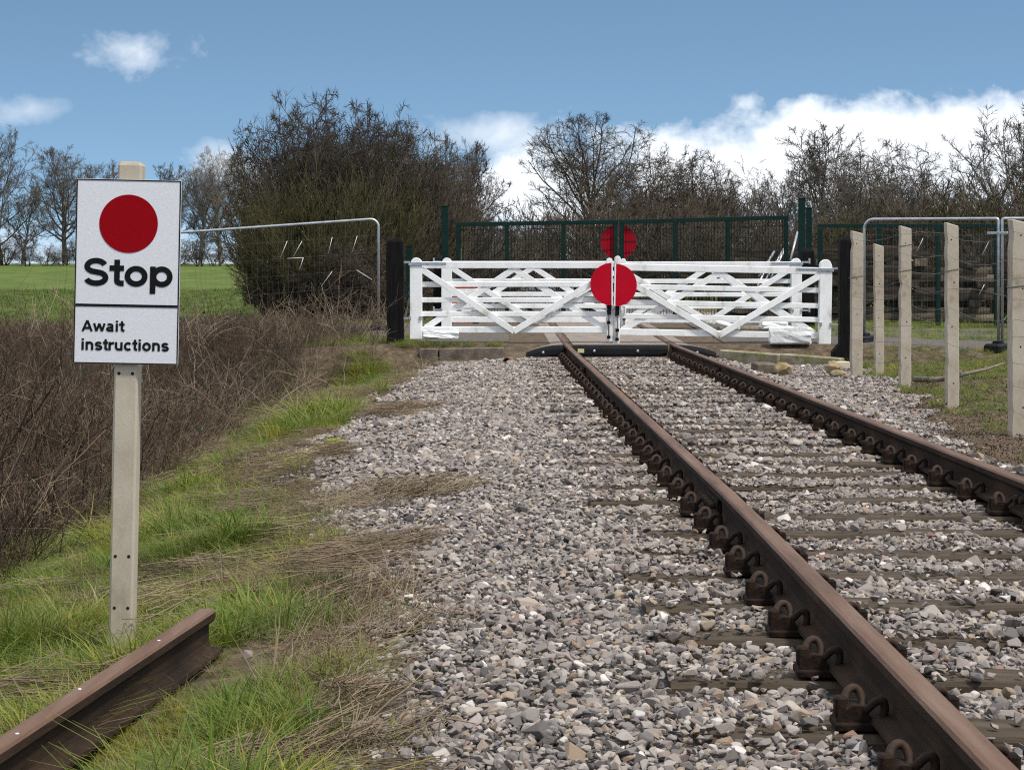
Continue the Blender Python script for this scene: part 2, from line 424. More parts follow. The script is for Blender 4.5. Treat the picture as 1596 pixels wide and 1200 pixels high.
def build_ground():
    xs = np.unique(np.concatenate([np.arange(-6, 8, .12), np.arange(-24, -6, .5), np.arange(8, 24, .6), -24 - np.geomspace(1, 420, 26), 24 + np.geomspace(1, 420, 26)]))
    ys = np.unique(np.concatenate([np.arange(-3, 12, .14), np.arange(12, 32, .22), np.arange(32, 48, .5), 48 + np.geomspace(.6, 1500, 60)]))
    X, Y = np.meshgrid(xs, ys)
    Z = ground_z(X, Y)
    V = np.stack([X, Y, Z], -1).reshape(-1, 3)
    nx, ny = len(xs), len(ys)
    i = (np.arange(ny - 1)[:, None] * nx + np.arange(nx - 1)[None, :]).ravel()
    Q = np.stack([i, i + 1, i + 1 + nx, i + nx], -1)
    me = np_mesh('ground', V, Q, True)
    # zones: r = ballast bed, g = field grass, b = dark scrub floor
    xr = X - (xc(np.clip(Y, 0, 60)) - 1.75)
    ball = sstep(-.6, -.15, xr + .25 * vnoise(X, Y, .8, 4)) * (1 - sstep(3.1, 3.5, xr + .15 * vnoise(X, Y, .5, 5)))
    ball = np.maximum(ball, 0) * (1 - sstep(29.5, 31, Y)) + sstep(38, 39, Y) * (np.abs(xr - 1.75) < 3)
    field = sstep(42, 48, Y) * sstep(3, 6, np.abs(X - 1))
    scrub = sstep(2.3, 3.2, -xr) * (1 - sstep(38, 46, Y))
    colr = np.stack([ball, field, scrub, np.ones_like(ball)], -1).reshape(-1, 4).astype(np.float32)
    ca = me.color_attributes.new('zone', 'FLOAT_COLOR', 'POINT')
    ca.data.foreach_set('color', colr.ravel())
    m = bpy.data.materials.new('earth_and_field'); m.use_nodes = True
    nt = m.node_tree; N = nt.nodes; L = nt.links; p = N['Principled BSDF']; p.inputs['Roughness'].default_value = .95
    p.inputs['Specular IOR Level'].default_value = .15
    geo = N.new('ShaderNodeNewGeometry').outputs['Position']
    def nramp(scale, cs, det=8, stretch=None):
        n = N.new('ShaderNodeTexNoise'); n.inputs['Scale'].default_value = scale; n.inputs['Detail'].default_value = det; n.inputs['Roughness'].default_value = .65
        v = geo
        if stretch:
            mp = N.new('ShaderNodeMapping'); mp.inputs['Scale'].default_value = stretch; L.new(geo, mp.inputs['Vector']); v = mp.outputs[0]
        L.new(v, n.inputs['Vector'])
        r = N.new('ShaderNodeValToRGB'); e = r.color_ramp.elements
        while len(e) < len(cs): e.new(.5)
        for k, (pos, c) in enumerate(cs): e[k].position = pos; e[k].color = (*c, 1)
        L.new(n.outputs['Fac'], r.inputs[0]); return r.outputs[0], n.outputs['Fac']
    soil, sf = nramp(9, [(.3, (.040, .029, .019)), (.5, (.090, .066, .043)), (.7, (.155, .118, .078))])
    bal, _ = nramp(38, [(.3, (.035, .033, .033)), (.5, (.10, .096, .094)), (.7, (.20, .19, .185))])
    fld, _ = nramp(.55, [(.3, (.050, .080, .012)), (.5, (.078, .112, .019)), (.7, (.12, .14, .033))], 10, (1, .35, 1))
    scr, _ = nramp(6, [(.3, (.018, .013, .009)), (.6, (.05, .036, .026))])
    at_ = N.new('ShaderNodeAttribute'); at_.attribute_name = 'zone'
    sp = N.new('ShaderNodeSeparateColor'); L.new(at_.outputs['Color'], sp.inputs[0])
    c = soil
    for k, b in ((2, scr), (0, bal), (1, fld)):
        mx = N.new('ShaderNodeMix'); mx.data_type = 'RGBA'
        L.new(sp.outputs[k], mx.inputs['Factor']); L.new(c, mx.inputs['A']); L.new(b, mx.inputs['B']); c = mx.outputs['Result']
    L.new(c, p.inputs['Base Color'])
    bp = N.new('ShaderNodeBump'); bp.inputs['Strength'].default_value = .7; bp.inputs['Distance'].default_value = .03
    L.new(sf, bp.inputs['Height']); L.new(bp.outputs[0], p.inputs['Normal'])
    o = link('ground', me, m)
    tag(o, 'rough earth verge, cess and green field beside the line', None, None, 'structure')
build_ground()

# road over the crossing: compacted stone, 4 mm and more above the ground
def build_road():
    mroad = mat('compacted_road_stone', [(.28, (.055, .046, .039)), (.5, (.10, .085, .073)), (.72, (.155, .135, .118))], 14, .95, .6, 60, detail=9, coord='World')
    for side in (0, 1):
        xs = np.linspace(-14, -.05, 60) if side == 0 else np.linspace(3.05, 16, 60)
        ys = np.linspace(30.95, 38.9, 26)
        X, Y = np.meshgrid(xs, ys)
        edge = (Y < 31.0) | (Y > 38.8)
        Z = ground_z(X, Y) + .012 - edge * .05 + .006 * vnoise(X, Y, .4, 8)
        V = np.stack([X, Y, Z], -1).reshape(-1, 3)
        nx, ny = len(xs), len(ys)
        i = (np.arange(ny - 1)[:, None] * nx + np.arange(nx - 1)[None, :]).ravel()
        o = link('road', np_mesh('road', V, np.stack([i, i + 1, i + 1 + nx, i + nx], -1), True), mroad)
        tag(o, 'brown-grey stony road leading %s the crossing deck' % ('left from' if side == 0 else 'right from'), None, None, 'structure')
build_road()

# ------------------------------------------------------------------ scattering of uncountable stuff (points + instances)
def scatter(name, pts, rot, scl, protos, label, seed=0):
    """one object: a cloud of points that instances the prototype meshes (grass, ballast ...)"""
    n = len(pts)
    me = bpy.data.meshes.new(name)
    me.vertices.add(n); me.vertices.foreach_set('co', np.asarray(pts, np.float32).ravel())
    a = me.attributes.new('rot', 'FLOAT_VECTOR', 'POINT'); a.data.foreach_set('vector', np.asarray(rot, np.float32).ravel())
    a = me.attributes.new('scl', 'FLOAT_VECTOR', 'POINT'); a.data.foreach_set('vector', np.asarray(scl, np.float32).ravel())
    col = bpy.data.collections.new(name + '_pieces')
    for k, (pm, m) in enumerate(protos):
        pm.materials.clear(); pm.materials.append(m)
        col.objects.link(bpy.data.objects.new('%s_piece' % name, pm))
    ng = bpy.data.node_groups.new(name, 'GeometryNodeTree')
    ng.interface.new_socket('Geometry', in_out='INPUT', socket_type='NodeSocketGeometry')
    ng.interface.new_socket('Geometry', in_out='OUTPUT', socket_type='NodeSocketGeometry')
    N = ng.nodes; L = ng.links
    gi = N.new('NodeGroupInput'); go = N.new('NodeGroupOutput')
    iop = N.new('GeometryNodeInstanceOnPoints')
    ci = N.new('GeometryNodeCollectionInfo'); ci.inputs['Collection'].default_value = col
    ci.inputs['Separate Children'].default_value = True; ci.inputs['Reset Children'].default_value = True
    def attr(nm):
        x = N.new('GeometryNodeInputNamedAttribute'); x.data_type = 'FLOAT_VECTOR'; x.inputs['Name'].default_value = nm; return x.outputs['Attribute']
    rv = N.new('FunctionNodeRandomValue'); rv.data_type = 'INT'
    rv.inputs[4].default_value = 0; rv.inputs[5].default_value = len(protos) - 1; rv.inputs['Seed'].default_value = seed
    L.new(gi.outputs[0], iop.inputs['Points']); L.new(ci.outputs[0], iop.inputs['Instance'])
    iop.inputs['Pick Instance'].default_value = True
    L.new(rv.outputs[2], iop.inputs['Instance Index'])
    e2r = N.new('FunctionNodeEulerToRotation'); L.new(attr('rot'), e2r.inputs[0]); L.new(e2r.outputs[0], iop.inputs['Rotation'])
    L.new(attr('scl'), iop.inputs['Scale'])
    L.new(iop.outputs[0], go.inputs[0])
    o = link(name, me)
    md = o.modifiers.new('pieces', 'NODES'); md.node_group = ng
    tag(o, label, None, None, 'stuff')
    return o

def jgrid(x0, x1, y0, y1, step):
    X, Y = np.meshgrid(np.arange(x0, x1, step), np.arange(y0, y1, step))
    X = X.ravel() + RNG.uniform(-.5, .5, X.size) * step; Y = Y.ravel() + RNG.uniform(-.5, .5, Y.size) * step
    return X, Y

# ------------------------------------------------------------------ ballast
SL0, SLD = 3.55, 0.715
NSL = 37
SLEEPER_Y = [SL0 + SLD * i + R.uniform(-.03, .03) for i in range(NSL)]

def stone_mesh(rg):
    bm = bmesh.new()
    n = rg.randint(10, 15)
    sx, sy, sz = rg.uniform(.8, 1.25), rg.uniform(.7, 1.0), rg.uniform(.5, .8)
    for i in range(n):
        v = Vector((rg.gauss(0, 1), rg.gauss(0, 1), rg.gauss(0, 1))).normalized() * rg.uniform(.85, 1.1)
        bm.verts.new((v.x * sx, v.y * sy, v.z * sz))
    r = bmesh.ops.convex_hull(bm, input=bm.verts[:])
    bmesh.ops.delete(bm, geom=[v for v in bm.verts if not v.link_faces], context='VERTS')
    bmesh.ops.bevel(bm, geom=bm.edges[:], offset=.07, segments=1, affect='EDGES', clamp_overlap=True)
    me = bpy.data.meshes.new('stone'); bm.to_mesh(me); bm.free()
    return me

DRYP = [(-.70, 12.4, .36, .5), (-1.0, 20.5, .33, .7), (-.70, 9.7, .24, .35), (-.42, 6.3, .16, .35), (-.42, 7.7, .20, .3), (-1.35, 16, .25, .6), (-1.45, 26.5, .25, .9)]
def drymask(x, y):
    m = np.zeros_like(x)
    for (cx, cy, a, b) in DRYP:
        m = np.maximum(m, 1.15 - np.sqrt(((x - cx) / a) ** 2 + ((y - cy) / b) ** 2) + .75 * vnoise(x, y, .22, 21) + .4 * vnoise(x, y, .08, 22))
    return m
def ballast_edge(y):     # x of the ragged left edge of the stones
    return np.interp(y, [3, 5.8, 8, 10.5, 14, 17, 24, 31], [-.25, -.36, -.56, -.88, -1.38, -1.75, -1.60, -1.2])

def build_ballast():
    rg = random.Random(3)
    protos = [(stone_mesh(rg), M['stone']) for _ in range(16)]
    P = []; S = []
    for y0, y1, step in ((3.4, 13, .0255), (13, 31.2, .033)):
        x, y = jgrid(-2.4, 4.9, y0, y1, step)
        xr = x - (xc(y) - 1.75)
        keep = (x > ballast_edge(y) + .28 * vnoise(x, y, .5, 6) + .2 * vnoise(x, y, .17, 7)) & (xr < np.interp(y, [3, 14, 16.5, 20, 25, 31], [3.12, 3.15, 3.35, 3.85, 4.55, 4.6]) + .25 * vnoise(x, y, .6, 9) + .15 * vnoise(x, y, .2, 10))
        # clear of rails
        for off in (-.036, 1.471):
            keep &= ~(np.abs(x - (xg(y) + off)) < .098)
        # thinner on the sleepers
        sl = np.zeros_like(x, bool); ch = np.zeros_like(x, bool)
        for k, sy in enumerate(SLEEPER_Y):
            on = (np.abs(y - sy) < .118) & (np.abs(x - xc(sy)) < 1.32)
            sl |= on
            for off in (-.036, 1.471):
                ch |= (np.abs(y - sy) < .085) & (np.abs(x - (xg(sy) + off)) < .19)
        cover = .06 + .65 * np.clip(vnoise(x, y, .5, 12) * 1.6 - .12, 0, 1) + .35 * sstep(.8, 1.3, np.abs(x - xc(y)))
        keep &= ~(sl & (RNG.random(x.size) > cover)) & ~ch
        keep &= ~((np.abs(x - xc(y)) < 3.0) & (y > 30.55))
        x, y, sl = x[keep], y[keep], sl[keep]
        s = .0162 * np.exp(RNG.normal(0, .32, x.size)) * (step / .0255) ** .85
        big = RNG.random(x.size) < .03; s[big] *= 1.45
        small = RNG.random(x.size) < .12; s[small] *= .6
        z = ground_z(x, y) + .012 + RNG.uniform(-.008, .018, x.size) + .018 * vnoise(x, y, .5, 14) * (~sl)
        z[sl] = -.172 + s[sl] * .3
        # heaped a little against the rails' outside and in the cribs
        P.append(np.stack([x, y, z], -1)); S.append(s)
    # a few stray stones out on the verge
    x, y = jgrid(-1.9, .2, 5, 29, .16)
    k = (x < ballast_edge(y) + .2) & (RNG.random(x.size) < .5 * np.exp(-(ballast_edge(y) - x) / .3))
    x, y = x[k], y[k]
    P.append(np.stack([x, y, ground_z(x, y) + .01], -1)); S.append(.02 * np.exp(RNG.normal(0, .3, x.size)))
    P = np.concatenate(P); S = np.concatenate(S)
    rot = np.stack([RNG.normal(0, .34, len(P)), RNG.normal(0, .34, len(P)), RNG.uniform(0, 6.283, len(P))], -1)
    scl = np.repeat(S[:, None], 3, 1)
    scatter('ballast', P, rot, scl, protos, 'grey crushed stone ballast packed around the sleepers')
    # beyond the crossing, larger grain is enough
    x, y = jgrid(-1.6, 6.2, 38.6, 52, .085)
    k = np.abs(x - xc(np.clip(y, 0, 60)) - .6) < 3.2
    x, y = x[k], y[k]
    P = np.stack([x, y, ground_z(x, y) + .01], -1)
    rot = RNG.uniform(0, 6.28, (len(P), 3)); scl = np.repeat((.04 * np.exp(RNG.normal(0, .3, len(P))))[:, None], 3, 1)
    scatter('ballast', P, rot, scl, [(stone_mesh(rg), M['stone']) for _ in range(6)], 'pale ballast stones on the line beyond the white gates')
build_ballast()

# ------------------------------------------------------------------ the track
RAIL_OUT = [(-.0365, -.012), (-.030, -.003), (-.018, 0.0), (.018, 0.0), (.030, -.003), (.0365, -.012), (.0365, -.036), (.028, -.046), (.010, -.056), (.0095, -.118),
            (.016, -.134), (.068, -.146), (.070, -.159), (-.070, -.159), (-.068, -.146), (-.016, -.134), (-.0095, -.118), (-.010, -.056), (-.028, -.046), (-.0365, -.036)]
def loft_rail(name, path, parent=None):
    """path: list of (Vector, lateral unit Vector); top faces carry the running-surface material"""
    n = len(RAIL_OUT); vs = []; fs = []; mi = []
    for p, r in path:
        for a, b in RAIL_OUT:
            vs.append(p + r * a + Vector((0, 0, b)))
    for i in range(len(path) - 1):
        for k in range(n):
            fs.append((i * n + k, i * n + (k + 1) % n, (i + 1) * n + (k + 1) % n, (i + 1) * n + k)); mi.append(1 if k in (0, 1, 2, 3, 4) else 0)
    fs.append(tuple(range(n))[::-1]); mi.append(0)
    fs.append(tuple((len(path) - 1) * n + k for k in range(n))); mi.append(0)
    me = bpy.data.meshes.new(name); me.from_pydata([tuple(v) for v in vs], [], fs)
    o = link(name, me, M['rail_side'], parent); me.materials.append(M['rail_top'])
    me.polygons.foreach_set('material_index', mi)
    bm = bmesh.new(); bm.from_mesh(me); bmesh.ops.recalc_face_normals(bm, faces=bm.faces[:]); bm.to_mesh(me); bm.free(); me.update()
    return o

def build_track():
    tr = empty('railway_track', (0, 0, 0), 'rusty single railway track on timber sleepers running through the white gates', 'railway track')
    JOINTS = [-2.0, 10.4, 24.6, 38.8, 62.0]
    offs = (-.0365, 1.4715)
    for side, off in enumerate(offs):
        for j in range(len(JOINTS) - 1):
            a, b = JOINTS[j] + .004, JOINTS[j + 1] - .004
            ds = sorted(set([a, b] + [d for d in np.arange(math.ceil(a), b, 1.0)] + [d for d in (30.6, 38.6) if a < d < b]))
            path = []
            for d in ds:
                sl = float(xg(d + .05) - xg(d - .05)) / .1
                path.append((Vector((float(xg(d)) + off, d, float(zr(d)))), Vector((1, -sl, 0)).normalized()))
            rail = loft_rail('rail', path, tr)
            rail['label'] = '%s rusty rail, %s length' % (('left', 'right')[side], ('nearest', 'middle', 'crossing', 'farthest')[j])
            # fishplates bolted at the far end of each of the near lengths
            if j < 2:
                for sgn in (-1, 1):
                    mb = MB(); D = JOINTS[j + 1]; x0 = float(xg(D)) + off
                    mb.prism([(sgn * .010, -.052), (sgn * .030, -.060), (sgn * .034, -.085), (sgn * .030, -.115), (sgn * .050, -.140), (sgn * .018, -.136)], 'y', D - .23, D + .23)
                    mb.v = [(v[0] + x0 - .0108 * (v[1] - D), v[1], v[2]) for v in mb.v]
                    fp = mb.build('fishplate', M['iron'], rail)
                    for q in (-.17, -.06, .06, .17):
                        MB().tube([(x0 + sgn * .026, D + q, -.088), (x0 + sgn * .062, D + q, -.088)], .017, 6).build('fishplate_bolt', M['clip'], rail)
    # prototypes for chair and clip, local: x outward from rail centre (both sides), z = 0 at sleeper top
    cb = MB()
    cb.box((0, 0, .011), (.36, .155, .022), ch=.004)
    for sgn in (-1, 1):
        cb.prism([(sgn * .078, .02), (sgn * .178, .02), (sgn * .168, .050), (sgn * .125, .080), (sgn * .088, .075)], 'y', -.055, .055)
        cb.box((sgn * .160, -.02, .070), (.038, .05, .07), ch=.008)
        cb.tube([(sgn * .150, .045, .02), (sgn * .150, .045, .06)], .018, 8)
    cb.v = [(v[0] * .90, v[1] * .82, v[2] * (1 if v[2] < .023 else .82)) for v in cb.v]
    chair_me = cb.build('chair', M['iron']).data
    kb = MB()
    pts = [(.138, .02, .045), (.142, .015, .085), (.134, -.005, .118), (.116, -.020, .132), (.098, -.022, .122), (.090, -.008, .092), (.092, .016, .066), (.084, .042, .072), (.070, .060, .100), (.054, .066, .112), (.042, .060, .096), (.040, .050, .060), (.044, .040, .035)]
    P = [Vector(p) for p in pts]; fine = []
    for i in range(len(P) - 1):
        p0, p1, p2, p3 = P[max(i - 1, 0)], P[i], P[i + 1], P[min(i + 2, len(P) - 1)]
        for q in range(3):
            t = q / 3
            fine.append(.5 * (2 * p1 + (p2 - p0) * t + (2 * p0 - 5 * p1 + 4 * p2 - p3) * t * t + (3 * p1 - p0 - 3 * p2 + p3) * t ** 3))
    fine.append(P[-1])
    kb.tube([Vector((p.x * .95, p.y * .9, .03 + (p.z - .03) * .68)) for p in fine], .0115, 8)
    clip_me = kb.build('rail_clip', M['clip']).data
    for o in [o for o in COL.objects if o.data in (chair_me, clip_me)]:
        bpy.data.objects.remove(o)
    # sleepers
    def sleeper_mesh(seed):
        rg = random.Random(seed)
        mb = MB(); n = 14; L2 = 1.30
        for i in range(n + 1):
            xx = -L2 + 2 * L2 * i / n
            w = .125 + rg.uniform(-.006, .006); h = rg.uniform(-.008, .004)
            e = 0.012
            for (yy, zz) in ((-w, -.13), (-w, h - e), (-w + e, h), (-.03, h + rg.uniform(-.006, .003)), (.04, h + rg.uniform(-.006, .003)), (w - e, h), (w, h - e), (w, -.13)):
                mb.v.append((xx, yy, zz))
        k = 8
        for i in range(n):
            for j in range(k):
                mb.f.append((i * k + j, i * k + (j + 1) % k, (i + 1) * k + (j + 1) % k, (i + 1) * k + j)); mb.sm.append(False)
        mb.f.append(tuple(range(k))); mb.f.append(tuple(n * k + j for j in range(k))); mb.sm += [False, False]
        o = mb.build('sleeper', M['sleeper']); me = o.data; bpy.data.objects.remove(o); return me
    smes = [sleeper_mesh(s) for s in range(6)]
    ST = -.159 - .022 + .001
    for i, D in enumerate(SLEEPER_Y):
        s = bpy.data.objects.new('sleeper', smes[i % 6]); COL.objects.link(s); s.parent = tr
        sl = -.0108 if D > 9.5 else 0
        s.location = (float(xc(D)) + R.uniform(-.03, .03), D, ST); s.rotation_euler = (0, 0, -sl + R.uniform(-.006, .006))
        dx = float(xc(D)) - s.location.x
        for off in (-.754, .754):
            c = bpy.data.objects.new('chair', chair_me); COL.objects.link(c); c.parent = s; c.location = (off + dx, 0, .001)
            for sgn in (-1, 1):
                k = bpy.data.objects.new('rail_clip', clip_me); COL.objects.link(k); k.parent = s
                k.location = (off + dx, 0, .002); k.rotation_euler = (0, 0, 0 if sgn > 0 else math.pi)
                k.rotation_euler[2] += R.uniform(-.12, .12); k.rotation_euler[0] = R.uniform(-.06, .06)
build_track()

# ------------------------------------------------------------------ crossing deck
def build_deck():
    D0, D1 = 30.55, 38.6
    G = .07
    cg = float(xg(31)); 
    defs = [('left outer', -.60, -.0365 * 2 - .012), ('middle', .055, 1.435 - .055), ('right outer', 1.435 + .085, 2.06)]
    for nm, a, b in defs:
        th = empty('deck_slab', (float(xg(D0)) + (a + b) / 2, D0, 0), '%s deck panel of the crossing with black rubber edge beam' % nm, 'crossing panel', 'deck panels of the level crossing'); th['kind'] = 'thing'
        o = th.location
        mb = MB(); n = 9
        # top deck: follows the rails, slightly cambered and rounded at the front edge
        vs = []; rows = [D0 + .10] + list(np.linspace(D0 + .5, D1, n))
        us = np.linspace(0, 1, 9)
        for d in rows:
            for u in us:
                x = float(xg(d)) + a + (b - a) * u
                drop = 0.0
                if nm == 'left outer': drop = .10 * (1 - u) ** 2
                if nm == 'right outer': drop = .10 * u ** 2
                vs.append((x - o.x, d - o.y, float(zr(d)) - .004 - drop))
        k = len(us); fs = []
        for i in range(len(rows) - 1):
            for j in range(k - 1): fs.append((i * k + j, i * k + j + 1, (i + 1) * k + j + 1, (i + 1) * k + j))
        m2 = [(v[0], v[1], v[2] - .12) for v in vs]
        base = len(vs); fs2 = [tuple(reversed([i + base for i in f])) for f in fs]
        ring = list(range(k)) + [r * k + k - 1 for r in range(1, len(rows))] + [(len(rows) - 1) * k + j for j in range(k - 2, -1, -1)] + [r * k for r in range(len(rows) - 2, 0, -1)]
        sides = [(ring[i], ring[(i + 1) % len(ring)], ring[(i + 1) % len(ring)] + base, ring[i] + base) for i in range(len(ring))]
        mb.add(vs + m2, fs + fs2 + sides); mb.build('deck', M['panel'], th)
        # rubber edge beam with a rounded nose, undercut near the rails
        eb = MB(); nseg = 14
        prof = [(.099, -.006), (.05, -.004), (.015, -.022), (0.0, -.06), (-.006, -.13), (.01, -.205), (.099, -.205)]
        for i in range(nseg + 1):
            u = i / nseg; x = float(xg(D0)) + a + (b - a) * u
            drop = .10 * (1 - u) ** 2 if nm == 'left outer' else (.10 * u ** 2 if nm == 'right outer' else 0)
            cut = 0.0
            if nm == 'middle': cut = .09 * (1 - min(1, min(u, 1 - u) / .09))
            if nm == 'left outer': cut = .06 * max(0, (u - .8) / .2)
            for (yy, zz) in prof:
                zz2 = max(zz, -.205 + cut)
                if nm != 'middle': zz2 = max(zz2, -.205 + .045)
                eb.v.append((x - o.x, yy, zz2 - drop))
        q = len(prof)
        for i in range(nseg):
            for j in range(q): eb.f.append((i * q + j, i * q + (j + 1) % q, (i + 1) * q + (j + 1) % q, (i + 1) * q + j)); eb.sm.append(False)
        eb.f.append(tuple(range(q))); eb.f.append(tuple(nseg * q + j for j in range(q))); eb.sm += [False, False]
        eb.build('edge_beam', M['rubber'], th)
        spots = {'left outer': [.45], 'middle': [.22, .68], 'right outer': [.5]}[nm]
        for u in spots:
            x = a + (b - a) * u + float(xg(D0)) - o.x
            dz = -.09 if nm == 'middle' else -.11
            t = MB().tube([(x, .02, dz), (x, -.014, dz), (x, -.018, dz)], [.020, .020, .012], 12).build('bolt', M['galv'], th)
        if nm == 'middle':
            MB().box((float(xg(D0)) + .16 - o.x, -.008, -.085), (.09, .006, .055)).build('tag_plate', M['yellow'], th)
build_deck()

# ------------------------------------------------------------------ white gates
def gate_leaf(label, hinge_x, tip_x, Y, z0, H=1.165, tilt=0.0, rz=0.0, disc=None, strap=True, tipbolt=True):
    """leaf hung at hinge_x, closing at tip_x; z0 = foot of the heel post"""
    th = empty('crossing_gate_leaf', (hinge_x, Y, z0), label, 'gate', 'white crossing gates')
    s = 1 if tip_x > hinge_x else -1
    W = abs(tip_x - hinge_x)
    k = .009176
    X = lambda u: s * u
    ph = .175; pd = .14
    def ppost(name, u0, w, zb, zt, d):
        mb = MB(); top = []
        for i in range(9):
            a = math.pi * i / 8
            sk = .5 + .5 * math.cos(a)
            top.append((X(u0 + w / 2 + w / 2 * math.cos(a)), zt - w * .45 * (1 - math.sin(a)) - w * .30 * (1 - sk) * (1 - math.sin(a))))
        poly = [(X(u0), zb), (X(u0 + w), zb)] + top
        mb.prism(poly, 'y', -d / 2, d / 2)
        o = mb.build(name, M['white'], th)
        bv = o.modifiers.new('edge', 'BEVEL'); bv.width = .006; bv.segments = 1; bv.limit_method = 'ANGLE'
        return o
    ppost('heel_post', 0, ph, 0, H, pd)
    ppost('meeting_post', W - .092, .092, -.03, H - .005, .11)
    # five rails, tops as in the photo
    rails = [(1.060, .098), (.782, .074), (.560, .072), (.362, .072), (.135, .092)]
    for i, (zc, h) in enumerate(rails):
        mb = MB(); mb.box((X((ph + W - .092) / 2), 0.004 * (i % 2), zc), (W - ph - .092 + .04, .055, h), ch=.006)
        mb.build('top_rail' if i == 0 else 'rail', M['white'], th)
    # braces: a V on the front face and an inverted V behind
    zt, zb = 1.02, .05
    mid = (ph + W - .092) / 2
    yf, yb = -.050, .004
    for (u0, zz0, u1, zz1, yy) in ((ph - .01, zt - .02, mid + .005, zb + .06, yf), (W - .10, zt - .10, mid - .005, zb + .06, yf - .002),
                                  (ph + .05, .16, mid + .02, zt, yb), (W - .13, .16, mid - .02, zt, yb + .002)):
        mb = MB(); mb.beam((X(u0), yy, zz0), (X(u1), yy, zz1), .088, .036, ch=.004)
        mb.build('brace', M['white'], th)
    if strap:
        mb = MB(); mb.box((X(.25), -.078, 1.075), (.54, .012, .05), ch=.003)
        for q in (.06, .25, .46): mb.tube([(X(q), -.082, 1.075), (X(q), -.092, 1.075)], .012, 8)
        mb.box((X(-.06), -.06, 1.10), (.12, .03, .03)); mb.box((X(-.125), -.06, 1.115), (.03, .05, .09), ch=.004)
        mb.build('hinge_strap', M['galv'], th)
        mb = MB(); mb.box((X(-.055), -.05, .30), (.13, .026, .03)); mb.box((X(-.125), -.05, .31), (.03, .045, .09), ch=.004)
        mb.box((X(.004), -.08, .305), (.03, .02, .05), ch=.003); mb.box((X(ph - .02), -.08, .305), (.04, .02, .05), ch=.003)
        mb.build('lower_hinge', M['galv'], th)
    if disc is not None:
        r, zc, yd = disc
        # half disc carried by this leaf, reaching to its meeting edge
        a0, a1 = (math.pi / 2, 3 * math.pi / 2) if s > 0 else (-math.pi / 2, math.pi / 2)
        mb = MB(); mb.disc((X(W - .018), 0, zc), r, yd - .012, yd, 40, a0, a1)
        o = mb.build('red_half_disc', M['red'], th)
        o['label'] = 'red half of the round target on the gate'
        mb = MB(); mb.box((X(W - .009), yd - .006, zc), (.018, .03, 2 * r - .005)); mb.build('disc_edge', M['white'], th)
        mb = MB(); mb.box((X(W - .05), yd + .03, zc - r - .05), (.055, .04, .16)); mb.build('disc_bracket', M['black'], th)
    if tipbolt:
        mb = MB(); mb.tube([(X(W - .055), -.085, .02), (X(W - .055), -.085, .36), (X(W - .02), -.085, .36)], .009, 6)
        mb.build('drop_bolt', M['dgalv'], th)
        for zc in (.03, .16 if s < 0 else .24):
            mb = MB(); mb.box((X(W - .055), -.08, zc), (.05, .03, .045), ch=.004); mb.build('bolt_keep', M['black'], th)
    th.rotation_euler = (0, tilt, rz)
    return th

k1 = 31.2 / F
gate_leaf('white left gate leaf nearest the camera, carrying the left half of the front red disc', (639 - CX) * k1, (954.4 - CX) * k1, 31.2, .058, disc=(.302, .786, -.115))
gate_leaf('white right gate leaf nearest the camera, carrying the right half of the front red disc', (1294 - CX) * k1, (955.2 - CX) * k1, 31.2, -.030, H=1.225, tilt=0.019, disc=(.302, .802, -.115))
k2 = 36.3 / F
gate_leaf('white left gate leaf on the far side of the road', (688 - CX) * k2, (966.5 - CX) * k2, 36.3, .092, H=1.165)
gate_leaf('white right gate leaf on the far side of the road', (1249 - CX) * k2, (967.3 - CX) * k2, 36.3, .085, H=1.165)

# ------------------------------------------------------------------ black gate posts
def black_post(px0, px1, pyt, Y, label, depth=.25, collar=False, foot=-.6):
    a = at(px0, pyt, Y); b = at(px1, pyt, Y); w = b.x - a.x; x = (a.x + b.x) / 2
    mb = MB()
    zt = a.z; n = 6
    # rough hewn: slightly wavy sides, weathered top
    rg = random.Random(int(px0))
    lev = [foot] + [foot + (zt - .05 - foot) * i / n for i in range(1, n + 1)]
    rings = []
    for z in lev:
        j = [rg.uniform(-.008, .008) for _ in range(4)]
        rings.append([(-w / 2 + j[0], -depth / 2 + j[1], z), (w / 2 + j[1], -depth / 2 + j[2], z), (w / 2 + j[2], depth / 2 + j[3], z), (-w / 2 + j[3], depth / 2 + j[0], z)])
    t = .7
    rings.append([(p[0] * t, p[1] * t, zt + rg.uniform(-.015, .015)) for p in rings[-1]])
    vs = [p for r in rings for p in r]
    fs = [(i * 4 + k, i * 4 + (k + 1) % 4, (i + 1) * 4 + (k + 1) % 4, (i + 1) * 4 + k) for i in range(len(rings) - 1) for k in range(4)]
    fs += [(3, 2, 1, 0), tuple((len(rings) - 1) * 4 + k for k in range(4))]
    mb.add(vs, fs)
    if collar: mb.prism([(-w / 2 - .10, foot), (-w / 2 + .02, foot), (-w / 2 + .02, collar + .12), (-w / 2 - .02, collar + .10), (-w / 2 - .10, collar)], 'y', -depth / 2 + .01, depth / 2 - .01)
    th = empty('gate_post', (x, Y, 0), label, 'post', 'black timber gate posts')
    o = mb.build('shaft', M['black'], th)
    bv = o.modifiers.new('edge', 'BEVEL'); bv.width = .008; bv.limit_method = 'ANGLE'
    return th, w
black_post(603, 629, 371, 31.2, 'black timber post hanging the left near gate, ivy scrub at its foot')
th, w = black_post(1308, 1334, 369, 29.8, 'black timber post beside the right near gate with a red and white marker', collar=-.07)
